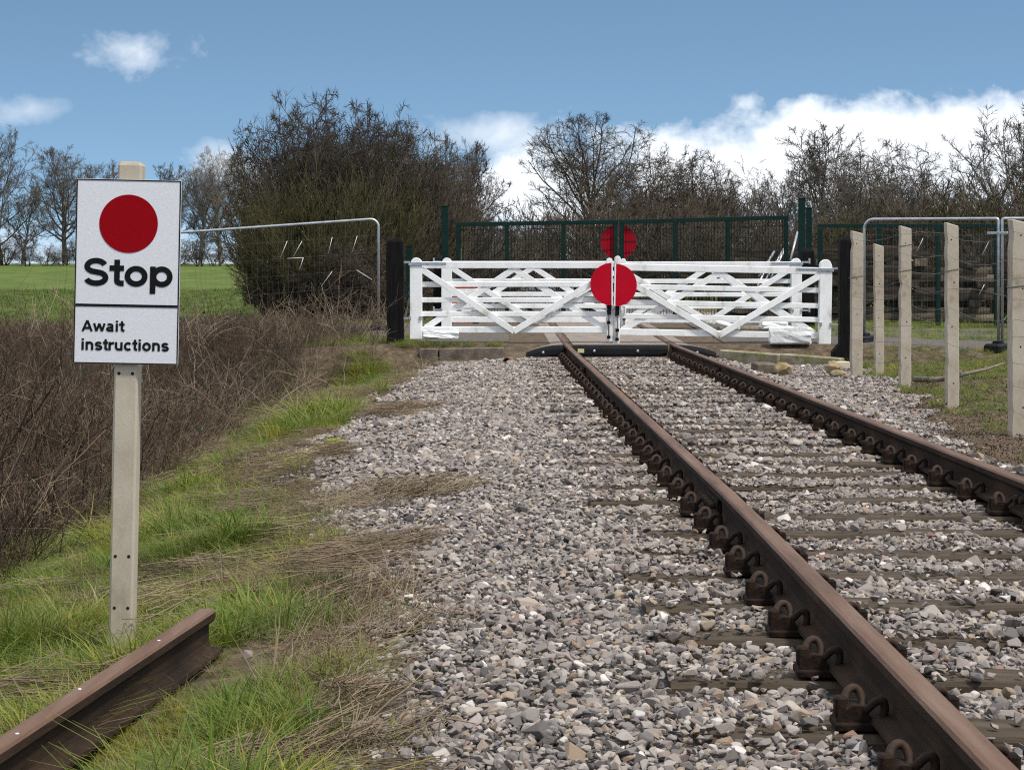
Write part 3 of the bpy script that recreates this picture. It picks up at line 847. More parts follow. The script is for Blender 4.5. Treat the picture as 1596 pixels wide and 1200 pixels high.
for i in range(4):
    z = at(0, 371, 29.8).z - .04 - .135 * i - (.0 if i < 2 else .0)
    MB().box((w / 2 + .005 if i < 2 else w / 2 + .012, -.129, z - .06), (.030, .008, .13 if i % 2 == 0 else .12)).build('reflective_strip', M['tape_white'] if i % 2 == 0 else M['red'], th)
    MB().box((w / 2 + .030 if i < 2 else w / 2 - .012, -.128, z - .06), (.018, .006, .12)).build('reflective_strip', M['red'] if i % 2 == 0 else M['tape_white'], th)
black_post(676, 690, 400, 36.5, 'black timber post hanging the left far gate', foot=-.2)
black_post(1250, 1268, 388, 36.6, 'black timber post hanging the right far gate', foot=-.2)

# ------------------------------------------------------------------ green steel gates, posts and fence
def mesh_infill(x0, x1, z0, z1, y, dx, dz, r, name, parent, m, slope=0.0):
    """welded wire mesh as one part"""
    def grid(P0, P1):
        n = len(P0)
        P0 = np.array(P0); P1 = np.array(P1); t = P1 - P0
        ln = np.linalg.norm(t, axis=1, keepdims=True); t = t / ln
        ref = np.tile(np.array([[0, 1.0, 0]]), (n, 1)); u = np.cross(t, ref); v = ref
        V = []
        for P in (P0, P1):
            for k in range(3):
                a = 2 * math.pi * k / 3
                V.append(P + r * (u * math.cos(a) + v * math.sin(a)))
        V = np.stack(V, 1).reshape(-1, 3)
        b = np.arange(n)[:, None] * 6
        q = np.concatenate([b + np.array([[k, (k + 1) % 3, 3 + (k + 1) % 3, 3 + k]]) for k in range(3)])
        return V, q
    A, B = [], []
    xs = np.arange(x0 + dx, x1 - dx * .3, dx)
    for x in xs: A.append((x, y, z0 + slope * (x - x0))); B.append((x, y, z1 + slope * (x - x0)))
    for z in np.arange(z0 + dz, z1 - dz * .3, dz): A.append((x0, y + r * 1.6, z)); B.append((x1, y + r * 1.6, z + slope * (x1 - x0)))
    V, q = grid(A, B)
    o = link(name, np_mesh(name, V, q), m, parent)
    o['kind'] = 'stuff'
    return o

def green_leaf(px0, px1, py0, py1, pyb, Y, label, uprights, disc_side):
    """framed mesh gate; top runs from (px0,py0) to (px1,py1)"""
    a = at(px0, py0, Y); b = at(px1, py1, Y); zb = at(0, pyb, Y).z
    th = empty('mesh_gate_leaf', (a.x, Y, zb), label, 'gate', 'dark green steel mesh gates')
    W = b.x - a.x; za = a.z - zb; zz = b.z - zb
    t = .075
    for nm, p, q in (('frame_bar', (0, 0, za - t / 2), (W, 0, zz - t / 2)), ('frame_bar', (0, 0, t / 2), (W, 0, t / 2)),):
        mb = MB(); mb.beam(p, q, t, .06, ch=.004); mb.build(nm, M['green'], th)
    for px in [px0 + 4] + uprights + [px1 - 4]:
        x = at(px, 0, Y).x - a.x; zt = za + (zz - za) * x / W - t
        mb = MB(); mb.box((x, .001, (zt + t) / 2), (.075, .058, zt - t), ch=.004); mb.build('upright', M['green'], th)
    mesh_infill(.04, W - .04, .06, min(za, zz) - .06, .022, .052, .20, .0058, 'mesh_infill', th, M['green'], (zz - za) / W)
    c = at(964, 377, Y); r = 26.5 * Y / F
    ang = (math.pi / 2, 3 * math.pi / 2) if disc_side < 0 else (-math.pi / 2, math.pi / 2)
    xd = (W - .01) if disc_side < 0 else .01
    mb = MB(); mb.disc((xd, 0, c.z - zb), r, .040, .052, 36, *ang)
    o = mb.build('red_half_disc', M['red'], th); o['label'] = 'red half of the round target behind the green mesh'
    return th
green_leaf(710, 963.4, 347, 343, 500, 40.0, 'left dark green mesh gate leaf behind the white gates', [790, 878], -1)
green_leaf(964.6, 1229, 343, 336, 500, 40.0, 'right dark green mesh gate leaf behind the white gates', [1052, 1135], 1)

def steel_post(px0, px1, pyt, Y, label, zb=-.1):
    a = at(px0, pyt, Y); b = at(px1, pyt, Y); w = b.x - a.x
    th = empty('steel_post', ((a.x + b.x) / 2, Y, zb), label, 'post', 'dark green steel posts')
    MB().box((0, 0, (a.z - zb) / 2), (w, w * .9, a.z - zb), ch=.005).build('shaft', M['green'], th)
    MB().box((0, 0, a.z - zb + .006), (w + .014, w * .9 + .014, .012)).build('cap', M['green'], th)
    return th
steel_post(688, 699, 322, 40.1, 'tall dark green steel post left of the mesh gates')
steel_post(633, 643, 384, 41.5, 'short dark green steel post behind the left black gate post')
steel_post(1244.5, 1254.5, 310, 39.6, 'tallest dark green steel post right of the mesh gates')
steel_post(1256.5, 1265, 325, 40.4, 'shorter dark green steel post beside the tallest one')

def green_fence():
    Y = 39.5
    a = at(1275, 349, Y); zb = at(0, 514, Y).z
    th = empty('mesh_fence', (a.x, Y, zb), 'dark green steel mesh fence panel in front of the sleeper stacks', 'fence')
    W = at(1720, 0, Y).x - a.x; H = a.z - zb
    mb = MB(); mb.box((W / 2, 0, H - .035), (W, .06, .07), ch=.004); mb.build('frame_bar', M['green'], th)
    mb = MB(); mb.box((W / 2, 0, .035), (W, .06, .08), ch=.004); mb.build('frame_bar', M['green'], th)
    for px in (1278, 1370, 1462, 1553, 1645):
        x = at(px, 0, Y).x - a.x
        mb = MB(); mb.box((x, .001, H / 2), (.085, .07, H - .15), ch=.004); mb.build('upright', M['green'], th)
    mesh_infill(.04, W, .06, H - .06, .03, .052, .2, .003, 'mesh_infill', th, M['green'])
green_fence()

# ------------------------------------------------------------------ temporary steel fence panels
def heras(label, A, B, H, name_ties=(), wires=True, foot_label=None, clamp=None, left_round=True, right_round=True):
    """panel with its bottom corners at A and B (world), height H, rounded top corners"""
    A = Vector(A); B = Vector(B)
    d = Vector((B.x - A.x, B.y - A.y, 0)); W = d.length; ang = math.atan2(d.y, d.x); sl = (B.z - A.z) / W
    th = empty('temporary_fence_panel', A, label, 'fence panel', 'temporary steel fence panels', rz=ang)
    r = .021; c = .14
    def arc(cx, cz, a0, a1):
        return [(cx + c * math.cos(a0 + (a1 - a0) * i / 6), 0, cz + c * math.sin(a0 + (a1 - a0) * i / 6)) for i in range(7)]
    def S(p): return (p[0], p[1], p[2] + sl * p[0])
    pts = [(0, 0, -.12)] + ([(0, 0, H - c)] + arc(c, H - c, math.pi, math.pi / 2)[1:] if left_round else [(0, 0, H - .03), (.008, 0, H - .008), (.03, 0, H)])
    pts += arc(W - c, H - c, math.pi / 2, 0) + [(W, 0, H - c - .01)] if right_round else [(W - .03, 0, H), (W - .008, 0, H - .008), (W, 0, H - .03)]
    pts += [(W, 0, -.12)]
    MB().tube([S(p) for p in pts], r, 8).build('tube_frame', M['galv'], th)
    MB().tube([S((0, 0, .12)), S((W, 0, .12))], r * .95, 8).build('bottom_bar', M['galv'], th)
    if wires:
        mesh_infill(.02, W - .02, .12, H - .03, -.002, .085, .28, .0011, 'mesh_infill', th, M['dgalv'], sl)
    for (u, z, ang2, ln) in name_ties:
        a = Vector((u, -.03, z + sl * u)); dv = Vector((math.cos(ang2), 0, math.sin(ang2))) * ln
        MB().tube([a, a + dv], .0042, 5).build('cable_tie', M['tape_white'], th)
    for u in (0, W):
        p = Vector((A.x + math.cos(ang) * u, A.y + math.sin(ang) * u, A.z + sl * u))
        gz = float(ground_z(p.x, p.y))
        if foot_label:
            f = MB(); f.box((0, 0, .06), (.24, .62, .13), ch=.03); f.box((0, 0, .14), (.12, .2, .05), ch=.015)
            o = f.build('rubber_block', M['rubber'], None, (p.x, p.y, gz - .02)); o.rotation_euler = (0, 0, ang)
            tag(o, foot_label + (' at its %s end' % ('left' if u == 0 else 'right')), 'fence foot', 'rubber feet of the temporary fence')
    if clamp is not None:
        MB().box((W, -.04, clamp), (.30, .02, .035), ch=.004).build('clamp', M['galv'], th)
    return th
kL = 35.8
Lb = at(262, 560, kL); Rb = at(590, 537, kL)
ties = []
for (px, py, qx, qy) in ((448, 376, 437, 402), (471, 376, 458, 399), (518, 370, 512, 395), (557, 368, 549, 393), (448, 403, 473, 402), (473, 402, 467, 421), (518, 423, 502, 445), (556, 421, 580, 436)):
    p = at(px, py, kL); q = at(qx, qy, kL); d = q - p
    u = p.x - Lb.x
    ties.append((u, p.z - Lb.z - (Rb.z - Lb.z) / (Rb.x - Lb.x) * u, math.atan2(d.z, d.x), d.length))
heras('temporary steel mesh panel in front of the dark bushes, cable ties hanging on it', Lb, Rb, at(0, 341, kL).z - Rb.z, ties, foot_label='rubber block under the bush-side fence panel')
A = at(1347, 560, 31.6); B = at(1556, 566, 30.6)
rt = []
for (px, py, qx, qy) in ((1426, 365, 1425, 390), (1427, 378, 1434, 389), (1452, 371, 1442, 391), (1420, 400, 1436, 406), (1557, 376, 1547, 396), (1550, 442, 1542, 457)):
    p = at(px, py, 31.2); q = at(qx, qy, 31.2); d = q - p; rt.append((p.x - A.x, p.z - A.z, math.atan2(d.z, d.x), d.length))
heras('temporary steel mesh panel standing behind the concrete fence posts', A, B, at(0, 342, 31.6).z - A.z, rt, foot_label='rubber block under the panel behind the concrete posts', clamp=at(0, 365, 30.6).z - B.z, right_round=False)
A2 = B + Vector((.05, -.02, 0)); B2 = at(1790, 566, 30.4)
heras('temporary steel mesh panel cut off by the right edge of the picture', A2, B2, at(0, 342, 31.6).z - A.z, left_round=False)

# ------------------------------------------------------------------ concrete fence posts with slack wires
CPOSTS = [  # px of centre at mid height, width px, top y, base y, depth Y, lean, description
    (1334, 18.0, 360, 590, 26.2, .006, 'concrete fence post farthest along the line, beside the black gate post'),
    (1370, 14.5, 380, 584, 27.2, -.004, 'shorter yellowish concrete post set back behind the fence line'),
    (1410, 17.5, 352, 602, 24.4, .002, 'concrete fence post with a wire tied round its top'),
    (1484, 19.5, 347, 638, 20.3, -.004, 'concrete fence post standing by the bare soil'),
    (1588, 30.0, 342, 680, 17.1, .0, 'concrete fence post cut by the right edge, the nearest one'),
]
POSTTOP = []
def fence_post(i, px, w, pt, pb, Y, lean, label):
    kk = Y / F; W = w * kk
    p = at(px, pb, Y); zt = at(0, pt, Y).z; zb = p.z - .35; H = zt - zb
    th = empty('concrete_post', (p.x, Y, zb), label, 'fence post', 'concrete posts of the wire fence')
    rg = random.Random(i * 5 + 2)
    # front outline with chipped left edge, slanted top
    left = []; n = 26
    notch = [rg.uniform(.15, .95) for _ in range(4)]
    for j in range(n + 1):
        z = H * j / n
        dx = rg.uniform(0, .004)
        for q in notch:
            if abs(j / n - q) < .020: dx += .009
        left.append((-W / 2 + dx, z))
    right = [(W / 2 - rg.uniform(0, .004), H * j / n - (.035 if j == n else 0)) for j in range(n + 1)]
    poly = right + left[::-1]
    mb = MB(); dep = W * 1.05
    mb.prism([(a + lean * b, b) for a, b in poly], 'y', -dep / 2, dep / 2)
    o = mb.build('shaft', M['concrete'], th)
    bv = o.modifiers.new('edge', 'BEVEL'); bv.width = .006; bv.segments = 1; bv.limit_method = 'ANGLE'; bv.angle_limit = math.radians(40)
    for q in (.30, .52, .74, .92):
        z = H * (q + rg.uniform(-.02, .02)); x = rg.uniform(-.02, .015) + lean * z
        MB().tube([(x, -dep / 2 + .01, z), (x, -dep / 2 - .0015, z)], .0065, 8).build('wire_hole_shade', M['hole_shade'], th)
    return Vector((p.x, Y, zt)), H, W
tops = [fence_post(i, *c) for i, c in enumerate(CPOSTS)]
def fence_wires():
    th = empty('fence_wires', (4.1, 17, -.3), 'slack grey wire strands threaded along the concrete posts', 'wire fence')
    seq = [tops[0][0], tops[2][0], tops[3][0], tops[4][0], Vector((3.95, 12.5, 1.38))]
    rg = random.Random(9)
    for s, fr in enumerate((.10, .30, .46, .62, .78, .92, 1.12, 1.3, 1.5)):
        mb = MB(); pts = []
        for a, b in zip(seq[:-1], seq[1:]):
            sag = rg.uniform(.0, .045); jz = rg.uniform(-.07, .07)
            for j in range(10):
                t = j / 10; p = a.lerp(b, t)
                pts.append((p.x - .058 + rg.uniform(-.006, .006), p.y - .05, p.z - fr - sag * 4 * t * (1 - t) + jz * math.sin(math.pi * t) + rg.uniform(-.006, .006)))
        mb.tube([Vector(p) - th.location for p in pts], .0017, 4).build('wire', M['wire'], th)
    for (i, dz) in ((0, .55), (2, .22), (2, .50), (3, .44), (4, .52)):
        t, H, W = tops[i]; mb = MB(); h = W / 2 + .003
        c = Vector((t.x, t.y, t.z - dz)) - th.location
        pts = [c + Vector((h * sx, h * sy * 1.05, .012 * sx)) for sx, sy in ((-1, -1), (1, -1), (1, 1), (-1, 1), (-1, -1))]
        mb.tube(pts, .003, 5).build('wire_tie', M['wire'], th)
fence_wires()

# ------------------------------------------------------------------ stop sign
def stroke(mb, pts, w, z):
    """flat ribbon of width w along pts (2D) in the XZ plane, butt ends, mitred"""
    P = [Vector((p[0], p[1])) for p in pts]; n = len(P); Lft = []; Rgt = []
    closed = (P[0] - P[-1]).length < 1e-6
    for i in range(n):
        a = P[i - 1] if i > 0 else (P[-2] if closed else P[0]); b = P[i + 1] if i < n - 1 else (P[1] if closed else P[-1])
        t1 = (P[i] - a); t2 = (b - P[i])
        if t1.length < 1e-9: t1 = t2
        if t2.length < 1e-9: t2 = t1
        t1.normalize(); t2.normalize()
        m = (t1 + t2)
        m = m.normalized() if m.length > 1e-6 else t1
        nn = Vector((-m.y, m.x)); cs = max(.45, nn.dot(Vector((-t1.y, t1.x))))
        Lft.append(P[i] + nn * w / 2 / cs); Rgt.append(P[i] - nn * w / 2 / cs)
    vs = [(p.x, z, p.y) for p in Lft] + [(p.x, z, p.y) for p in Rgt]
    mb.add(vs, [(i, i + 1, n + i + 1, n + i) for i in range(n - 1)])
def earc(cx, cy, rx, ry, a0, a1, n=18):
    return [(cx + rx * math.cos(math.radians(a0 + (a1 - a0) * i / n)), cy + ry * math.sin(math.radians(a0 + (a1 - a0) * i / n))) for i in range(n + 1)]
XH = .735
def glyph(ch, w):
    h = w / 2; X = XH
    if ch == 'o': return [earc(.31, X / 2, .31 - h, X / 2 + .012 - h, 0, 360, 32)], .62
    if ch == 'p': return [[(h, -.26), (h, X)], earc(.33, X / 2, .31 - h, X / 2 + .012 - h, 0, 360, 32)], .64
    if ch == 'i': return [[(h, 0), (h, X)], [(h, X + .10), (h, 1.0)]], w
    if ch == 't':
        return [[(.10 + h, .96), (.10 + h, .20)] + earc(.10 + h + .115, .20, .115, .20 - h, 180, 270, 8) + [(.385, h)], [(0, X - h * .85), (.385, X - h * .85)]], .385
    if ch in 'n':
        return [[(h, 0), (h, X)], [(h, .40)] + earc(.285, X - .30, .285 - h, .30 + .01 - h, 180, 0, 16) + [(.57 - h, 0)]], .57
    if ch == 'u':
        return [[(.57 - h, 0), (.57 - h, X)], [(.57 - h, .33)] + earc(.285, .30, .285 - h, .30 + .01 - h, 0, -180, 16) + [(h, X)]], .57
    if ch == 'r':
        return [[(h, 0), (h, X)], [(h, .36)] + earc(.34, .40, .34 - h, X - .40 - h * .95, 180, 92, 10) + [(.365, X - h * .95)]], .365
    if ch == 'c': return [earc(.30, X / 2, .30 - h, X / 2 + .012 - h, 42, 318, 26)], .565
    if ch in 'sS':
        if ch == 'S': W_, H_ = .68, 1.0
        else: W_, H_ = .54, X
        q = H_ / 2; rx = W_ / 2 - h; ry = (H_ + .024 - w) / 4
        cyt = H_ + .012 - h - ry; cyb = -.012 + h + ry
        rx1 = rx * .93
        top = earc(W_ / 2, cyt, rx1, ry, 18, 180, 16) + earc(W_ / 2 - rx1 * .15, cyt, rx1 * .85, ry * .93, 195, 250, 5)
        bot = earc(W_ / 2 + rx * .15, cyb, rx * .85, ry * .93, 70, 15, 5) + earc(W_ / 2, cyb, rx, ry, 0, -165, 16)
        return [top + bot], W_
    if ch == 'a':
        return [earc(.27, X - .20, .245 - h, .20 + .012 - h, 158, 0, 14) + [(.515 - h, .16), (.545 - h, 0)],
                [(.515 - h, .40), (.30, .375)] + earc(.235, .215, .235 - h, .225 - h, 80, 300, 16) + [(.42, .10), (.515 - h, .22)]], .56
    if ch == 'A': return [[(h * .95, 0), (.36, 1.0 - h * .2)], [(.36, 1.0 - h * .2), (.72 - h * .95, 0)], [(.17, .30), (.55, .30)]], .72
    if ch == 'w':
        return [[(h * .9, X), (.235, h * .3)], [(.235, h * .3), (.40, X - .02)], [(.40, X - .02), (.565, h * .3)], [(.565, h * .3), (.80 - h * .9, X)]], .80
    return [], .3
GW = {'A': (.97, 1.0), 'w': (1.06, 1.075), 'a': (.70, .774), 'i': (None, .385), 't': (.42, .464), 'S': (.84, .93), 'o': (.775, .851), 'p': (.765, .851), 'n': (.69, .83), 's': (.69, .765), 'r': (.455, .53), 'u': (.69, .83), 'c': (.70, .774)}
def text_mesh(mb, s, x0, z0, width, cap, w, y):
    tot = sum(GW[c][1] for c in s) - .10
    sx = width / cap / tot; x = 0; n = 0
    for ch in s:
        st, W0 = glyph(ch, w)
        W1, adv = GW[ch]; W1 = (W1 or w); h = w / 2
        f = (W1 * sx - w) / (W0 - w) if W0 > w + 1e-6 else 1.0
        lead = (adv - W1) / 2 * sx
        for q in st:
            sub = MB(); stroke(sub, [(h + (p[0] - h) * f, p[1]) for p in q], w, 0)
            n += 1
            mb.add([(x0 + (x + lead - .05 * sx + v[0]) * cap, y - .00004 * (n % 9), z0 + v[2] * cap) for v in sub.v], sub.f)
        x += adv * sx

def stop_sign():
    Y = 8.2; k = Y / F
    base = at(190, 1030, Y)
    th = empty('stop_sign', (base.x, Y, base.z), 'white stop board with red disc reading Stop Await instructions on a concrete post', 'sign', rz=math.radians(3))
    lean = math.radians(1.15)
    th.rotation_euler = (0, lean, math.radians(2))
    H = (1030 - 254) * k
    # post: chamfered section, rough top
    pw, pdp = 37 * k, .105
    mb = MB(); n = 8
    c = .008
    ring = [(-pw / 2 + c, -pdp / 2), (pw / 2 - c, -pdp / 2), (pw / 2, -pdp / 2 + c), (pw / 2, pdp / 2), (-pw / 2, pdp / 2), (-pw / 2, -pdp / 2 + c)]
    zs = [-.5] + list(np.linspace(0, H - .012, n)) + [H]
    vs = []
    for i, z in enumerate(zs):
        f = .90 if i == len(zs) - 1 else 1.0
        for (a, b) in ring: vs.append((a * f + R.uniform(-.001, .001), b * f + R.uniform(-.001, .001), z + (R.uniform(-.004, .004) if i > n else 0)))
    q = len(ring)
    fs = [(i * q + j, i * q + (j + 1) % q, (i + 1) * q + (j + 1) % q, (i + 1) * q + j) for i in range(len(zs) - 1) for j in range(q)]
    fs += [tuple(range(q))[::-1], tuple((len(zs) - 1) * q + j for j in range(q))]
    mb.add(vs, fs); post = mb.build('post', M['concrete'], th)
    for py in (581, 864, 944):
        for dx in (-.025, .025):
            z = (1030 - py) * k
            MB().tube([(dx, -pdp / 2 + .01, z), (dx, -pdp / 2 - .0012, z)], .0062, 10).build('bolt_hole_shade', M['hole_shade'], post)
    # board
    yb = -pdp / 2 - .016
    cx = (195.5 - 199.5) * k + .010
    z0, z1 = (1030 - 566.5) * k, (1030 - 281) * k; W = 161.5 * k; zc = (z0 + z1) / 2
    xb = cx
    bd = MB(); bd.box((xb, yb + .004, zc), (W, .008, z1 - z0), ch=.0012); bd.build('board', M['sign_white'], th)
    bo = [o for o in th.children if o.name.startswith('board')][0]
    fr = MB(); e = .0045; yf = yb - .0012
    for (a, b, c2, d) in ((xb - W / 2 + e / 2 + .0008, zc, e, z1 - z0 - .003), (xb + W / 2 - e / 2 - .0008, zc, e, z1 - z0 - .003), (xb, z1 - e / 2 - .0008, W - .012, e), (xb, z0 + e / 2 + .0008, W - .012, e), ):
        fr.box((a, yf, b), (c2, .001, d))
    fr.box((xb, yf - .0002, (1030 - 476) * k), (W - .012, .001, .0095))
    fr.build('border_lines', M['sign_black'], bo)
    d = MB(); d.disc((xb + .0015, 0, (1030 - 349.5) * k), 45 * k, yf - .0004, yf + .0004, 64); o = d.build('red_disc', M['sign_red'], bo)
    # slats between rail fixings behind the board
    bk = MB(); bk.box((xb, yb + .012, zc + .2), (W * .8, .008, .03)); bk.box((xb, yb + .012, zc - .2), (W * .8, .008, .03)); bk.build('backing_rail', M['dgalv'], bo)
    L0 = xb - W / 2
    for (s, x0, x1, yb_, cap, wt) in (('Stop', 127.5, 264, 446, 42.5, .203), ('Await', 125, 189.5, 516.5, 17.2, .203), ('instructions', 123.5, 258.5, 545.5, 18.0, .203)):
        lx = 117 + (yb_ - 281) * (-.021)
        t = MB(); text_mesh(t, s, L0 + (x0 - lx) * k, (1030 - yb_) * k, (x1 - x0) * k, cap * k, wt, yf - .0003)
        o = t.build('lettering', M['sign_black'], bo, fix=False); o['label'] = 'black word ' + s
    return th
stop_sign()

# ------------------------------------------------------------------ scrap rail lying on the verge
def scrap_rail():
    a = at(322, 948, 7.4); b = Vector((-1.245, 5.2, a.z + .005)); d = (b - a)
    far = a; near = a + d * 2.2
    r = Vector((-d.y, d.x, 0)).normalized(); r = r if r.x > 0 else -r
    th = empty('scrap_rail', far, 'short length of rusty rail lying in the grass below the stop sign', 'rail')
    path = [((far - far) + (near - far) * t, r) for t in (0, .25, .5, .75, 1)]
    body = loft_rail('body', path, th); body.scale = (1, 1, .92)
    for v in body.data.vertices:
        k = v.co.dot(r); v.co -= r * k * .16
    for t, off in ((.42, .012), (.30, -.005), (.135, .006), (.52, -.012)):
        c = (near - far) * t + r * off
        MB().tube([c + Vector((0, 0, -.001)), c + Vector((0, 0, .0016))], [.0055, .0045], 7).build('paint_spot', M['tape_white'], th)
scrap_rail()

# ------------------------------------------------------------------ kerbs, rocks, blocks and odds and ends
def kerb(a, b, h, w, label, mat_=None):
    a = Vector(a); b = Vector(b)
    mb = MB(); mb.beam(a - Vector((0, 0, h / 2 + .06)), b - Vector((0, 0, h / 2 + .06)), w, h + .12, up=(0, 0, 1), ch=.014)
    o = mb.build('kerb_stone', mat_ or M['kerb'])
    me = o.data
    tag(o, label, 'kerb', 'kerb stones along the road edge')
    return o
M['kerb_dark'] = mat('damp_brown_kerb_stone', [(.3, (.075, .058, .044)), (.5, (.135, .108, .084)), (.7, (.19, .16, .125))], 7, .95, .5, 30)
kerb(at(655, 543, 30.7), at(683.5, 543, 30.65), .13, .16, 'dark weathered kerb stone half hidden in scrub by the left gate', M['kerb_dark'])
kerb(at(685, 543, 30.65), at(786, 541, 30.6), .13, .16, 'long brown kerb stone left of the crossing deck', M['kerb_dark'])
kerb(at(1125, 545, 30.6), at(1217.5, 552, 30.0), .11, .17, 'mossy kerb stone right against the crossing deck')
kerb(at(1219, 551, 29.9), at(1312, 558, 29.4), .16, .17, 'mossy kerb stone ending at the right black gate post')

def rock(name, c, size, label, m, seed, cat='rock', group=None, n=26, rot=0):
    rg = random.Random(seed); bm = bmesh.new()
    for i in range(n):
        v = Vector((rg.gauss(0, 1), rg.gauss(0, 1), rg.gauss(0, 1))).normalized() * rg.uniform(.8, 1.05)
        bm.verts.new((v.x * size[0] / 2, v.y * size[1] / 2, v.z * size[2] / 2))
    bmesh.ops.convex_hull(bm, input=bm.verts[:])
    bmesh.ops.delete(bm, geom=[v for v in bm.verts if not v.link_faces], context='VERTS')
    bmesh.ops.remove_doubles(bm, verts=bm.verts[:], dist=.03)
    bmesh.ops.bevel(bm, geom=bm.edges[:], offset=.008, segments=1, affect='EDGES', clamp_overlap=True)
    me = bpy.data.meshes.new(name); bm.to_mesh(me); bm.free()
    o = link(name, me, m, None, c); o.rotation_euler = (0, rot, rg.uniform(0, 6))
    tag(o, label, cat, group); return o
rock('boulder', at(1220, 577, 27.2), (.36, .26, .20), 'ochre boulder lying against a grey block by the right rail', M['rock'], 31, group='loose rocks', rot=.3)
rock('boulder', at(1298, 574, 26.9), (.24, .2, .22), 'pale knobbly rock on top near the farthest concrete post', M['rock'], 33, group='loose rocks')
rock('boulder', at(1306, 584, 26.6), (.40, .24, .15), 'low flat ochre rock beside the farthest concrete post', M['rock'], 35, group='loose rocks')
mb = MB(); mb.box((0, 0, 0), (.27, .22, .16), ch=.02)
o = mb.build('concrete_block', M['kerb_dark'], None, at(1190, 575, 27.4)); o.rotation_euler = (.05, .03, .2); tag(o, 'squat grey block behind the ochre boulder', 'block')
mb = MB(); mb.box((0, 0, 0), (.24, .2, .11), ch=.01)
o = mb.build('timber_offcut', mat('pale_sawn_timber', [(.3, (.45, .38, .26)), (.7, (.6, .52, .38))], 8, .8, .2, stretch=(.3, 2, 2)), None, at(1308, 570, 28.4)); o.rotation_euler = (0, 0, .1); tag(o, 'pale sawn timber offcut under the right kerb end', 'timber')

# broken clay pipe poking from the ballast
def clay_pipe():
    p = at(790, 564, 29.6); n = 14; mb = MB(); vs = []; fs = []
    for (yy, r) in ((0, .062), (.30, .062), (.30, .048), (0, .048)):
        for k in range(n):
            a = 2 * math.pi * k / n; vs.append((r * math.cos(a), yy, r * math.sin(a)))
    for q in range(4):
        for k in range(n): fs.append((q * n + k, q * n + (k + 1) % n, ((q + 1) % 4) * n + (k + 1) % n, ((q + 1) % 4) * n + k))
    mb.add(vs, fs, smooth=True); o = mb.build('clay_pipe', M['clay'], None, p); o.rotation_euler = (0, 0, -.25)
    tag(o, 'broken clay drain pipe sticking out of the ballast before the crossing', 'pipe')
clay_pipe()

# whitewashed blocks and poles round the gate feet
def white_block(c, size, label, seed, rz=0.0, name='whitewashed_block'):
    rg = random.Random(seed); bm = bmesh.new(); bmesh.ops.create_cube(bm, size=1)
    bmesh.ops.subdivide_edges(bm, edges=bm.edges[:], cuts=3, use_grid_fill=True)
    for v in bm.verts:
        v.co = Vector((v.co.x * size[0], v.co.y * size[1], v.co.z * size[2])) + Vector((rg.gauss(0, .008), rg.gauss(0, .008), rg.gauss(0, .008)))
    bmesh.ops.bevel(bm, geom=[e for e in bm.edges if len(e.link_faces) == 2 and e.calc_face_angle() > .8], offset=.012, segments=2, affect='EDGES')
    me = bpy.data.meshes.new(name); bm.to_mesh(me); bm.free()
    o = link(name, me, M['limewash'], None, c); o.rotation_euler = (0, 0, rz); tag(o, label, 'block', 'whitewashed blocks at the gates'); return o
white_block(at(687, 522, 31.0), (.50, .18, .10), 'low whitewashed slab under the left near gate', 3, .05)
white_block(at(1231, 523, 30.85), (.58, .20, .22), 'big whitewashed block in front of the right near gate foot', 4, -.03)
white_block(at(1205, 507, 33.4), (.40, .22, .10), 'whitewashed lump behind the big white block', 6, .2)
mb = MB(); a = at(1113, 501, 34.2); b = at(1150, 512, 34.6); mb.tube([a, b], .045, 10); o = mb.build('white_pole', M['limewash']); tag(o, 'short white pole lying behind the right near gate', 'pole')
mb = MB(); a = at(1120, 514, 34.6); b = at(1195, 512, 35.2); mb.tube([a, b], .05, 10); o = mb.build('fallen_log', M['wood']); tag(o, 'grey log lying on the road behind the right gate', 'log')

# orange and white barrier behind the far left gate
def barrier():
    Y = 38.4
    p = at(722, 505, Y)
    th = empty('road_barrier', (p.x, Y, p.z), 'orange and white plastic road barrier behind the left far gate', 'barrier')
    W = 56 * Y / F; H = 62 * Y / F
    for i in range(9):
        z0 = H * (i + .5) / 9
        MB().box((.02 * math.sin(i * 2.1), 0, z0), (W * (.72 + .12 * math.cos(i * 1.7)), .12, H / 9 - .006), ch=.012).build('board', M['orange'] if i % 2 == 0 else M['limewash'], th)
    for sx in (-1, 1): MB().box((sx * W * .35, 0, .012), (.10, .5, .06), ch=.01).build('foot', M['rubber'], th)
barrier()

# wooden stake in the scrub, fallen branch on the right bank, small marker by the green gate
def stake(px, pt, pb, Y, w, label):
    a = at(px, pb, Y); zt = at(0, pt, Y).z
    mb = MB(); mb.prism([(-w / 2, -.3), (w / 2, -.3), (w / 2 * .9, zt - a.z), (-w / 2, zt - a.z + .02)], 'y', -w / 2, w / 2)
    o = mb.build('wooden_stake', M['wood'], None, a); tag(o, label, 'stake'); return o
stake(541, 493, 526, 33.5, .085, 'short weathered wooden stake in the scrub left of the gates')
stake(717, 388, 420, 41.0, .06, 'pale marker stake behind the left mesh gate leaf')
def branch(label, pts, r0, seed, m):
    mb = MB(); mb.tube(pts, [r0 * (1 - .7 * i / (len(pts) - 1)) for i in range(len(pts))], 7)
    rg = random.Random(seed)
    for i in range(2, len(pts) - 1):
        d = Vector((rg.uniform(-.2, .2), rg.uniform(-.2, .2), rg.uniform(.05, .2))); p = Vector(pts[i])
        mb.tube([p, p + d * .5, p + d + Vector((0, 0, -.03))], [r0 * .4, r0 * .3, r0 * .15], 5)
    o = mb.build('fallen_branch', m); tag(o, label, 'branch'); return o
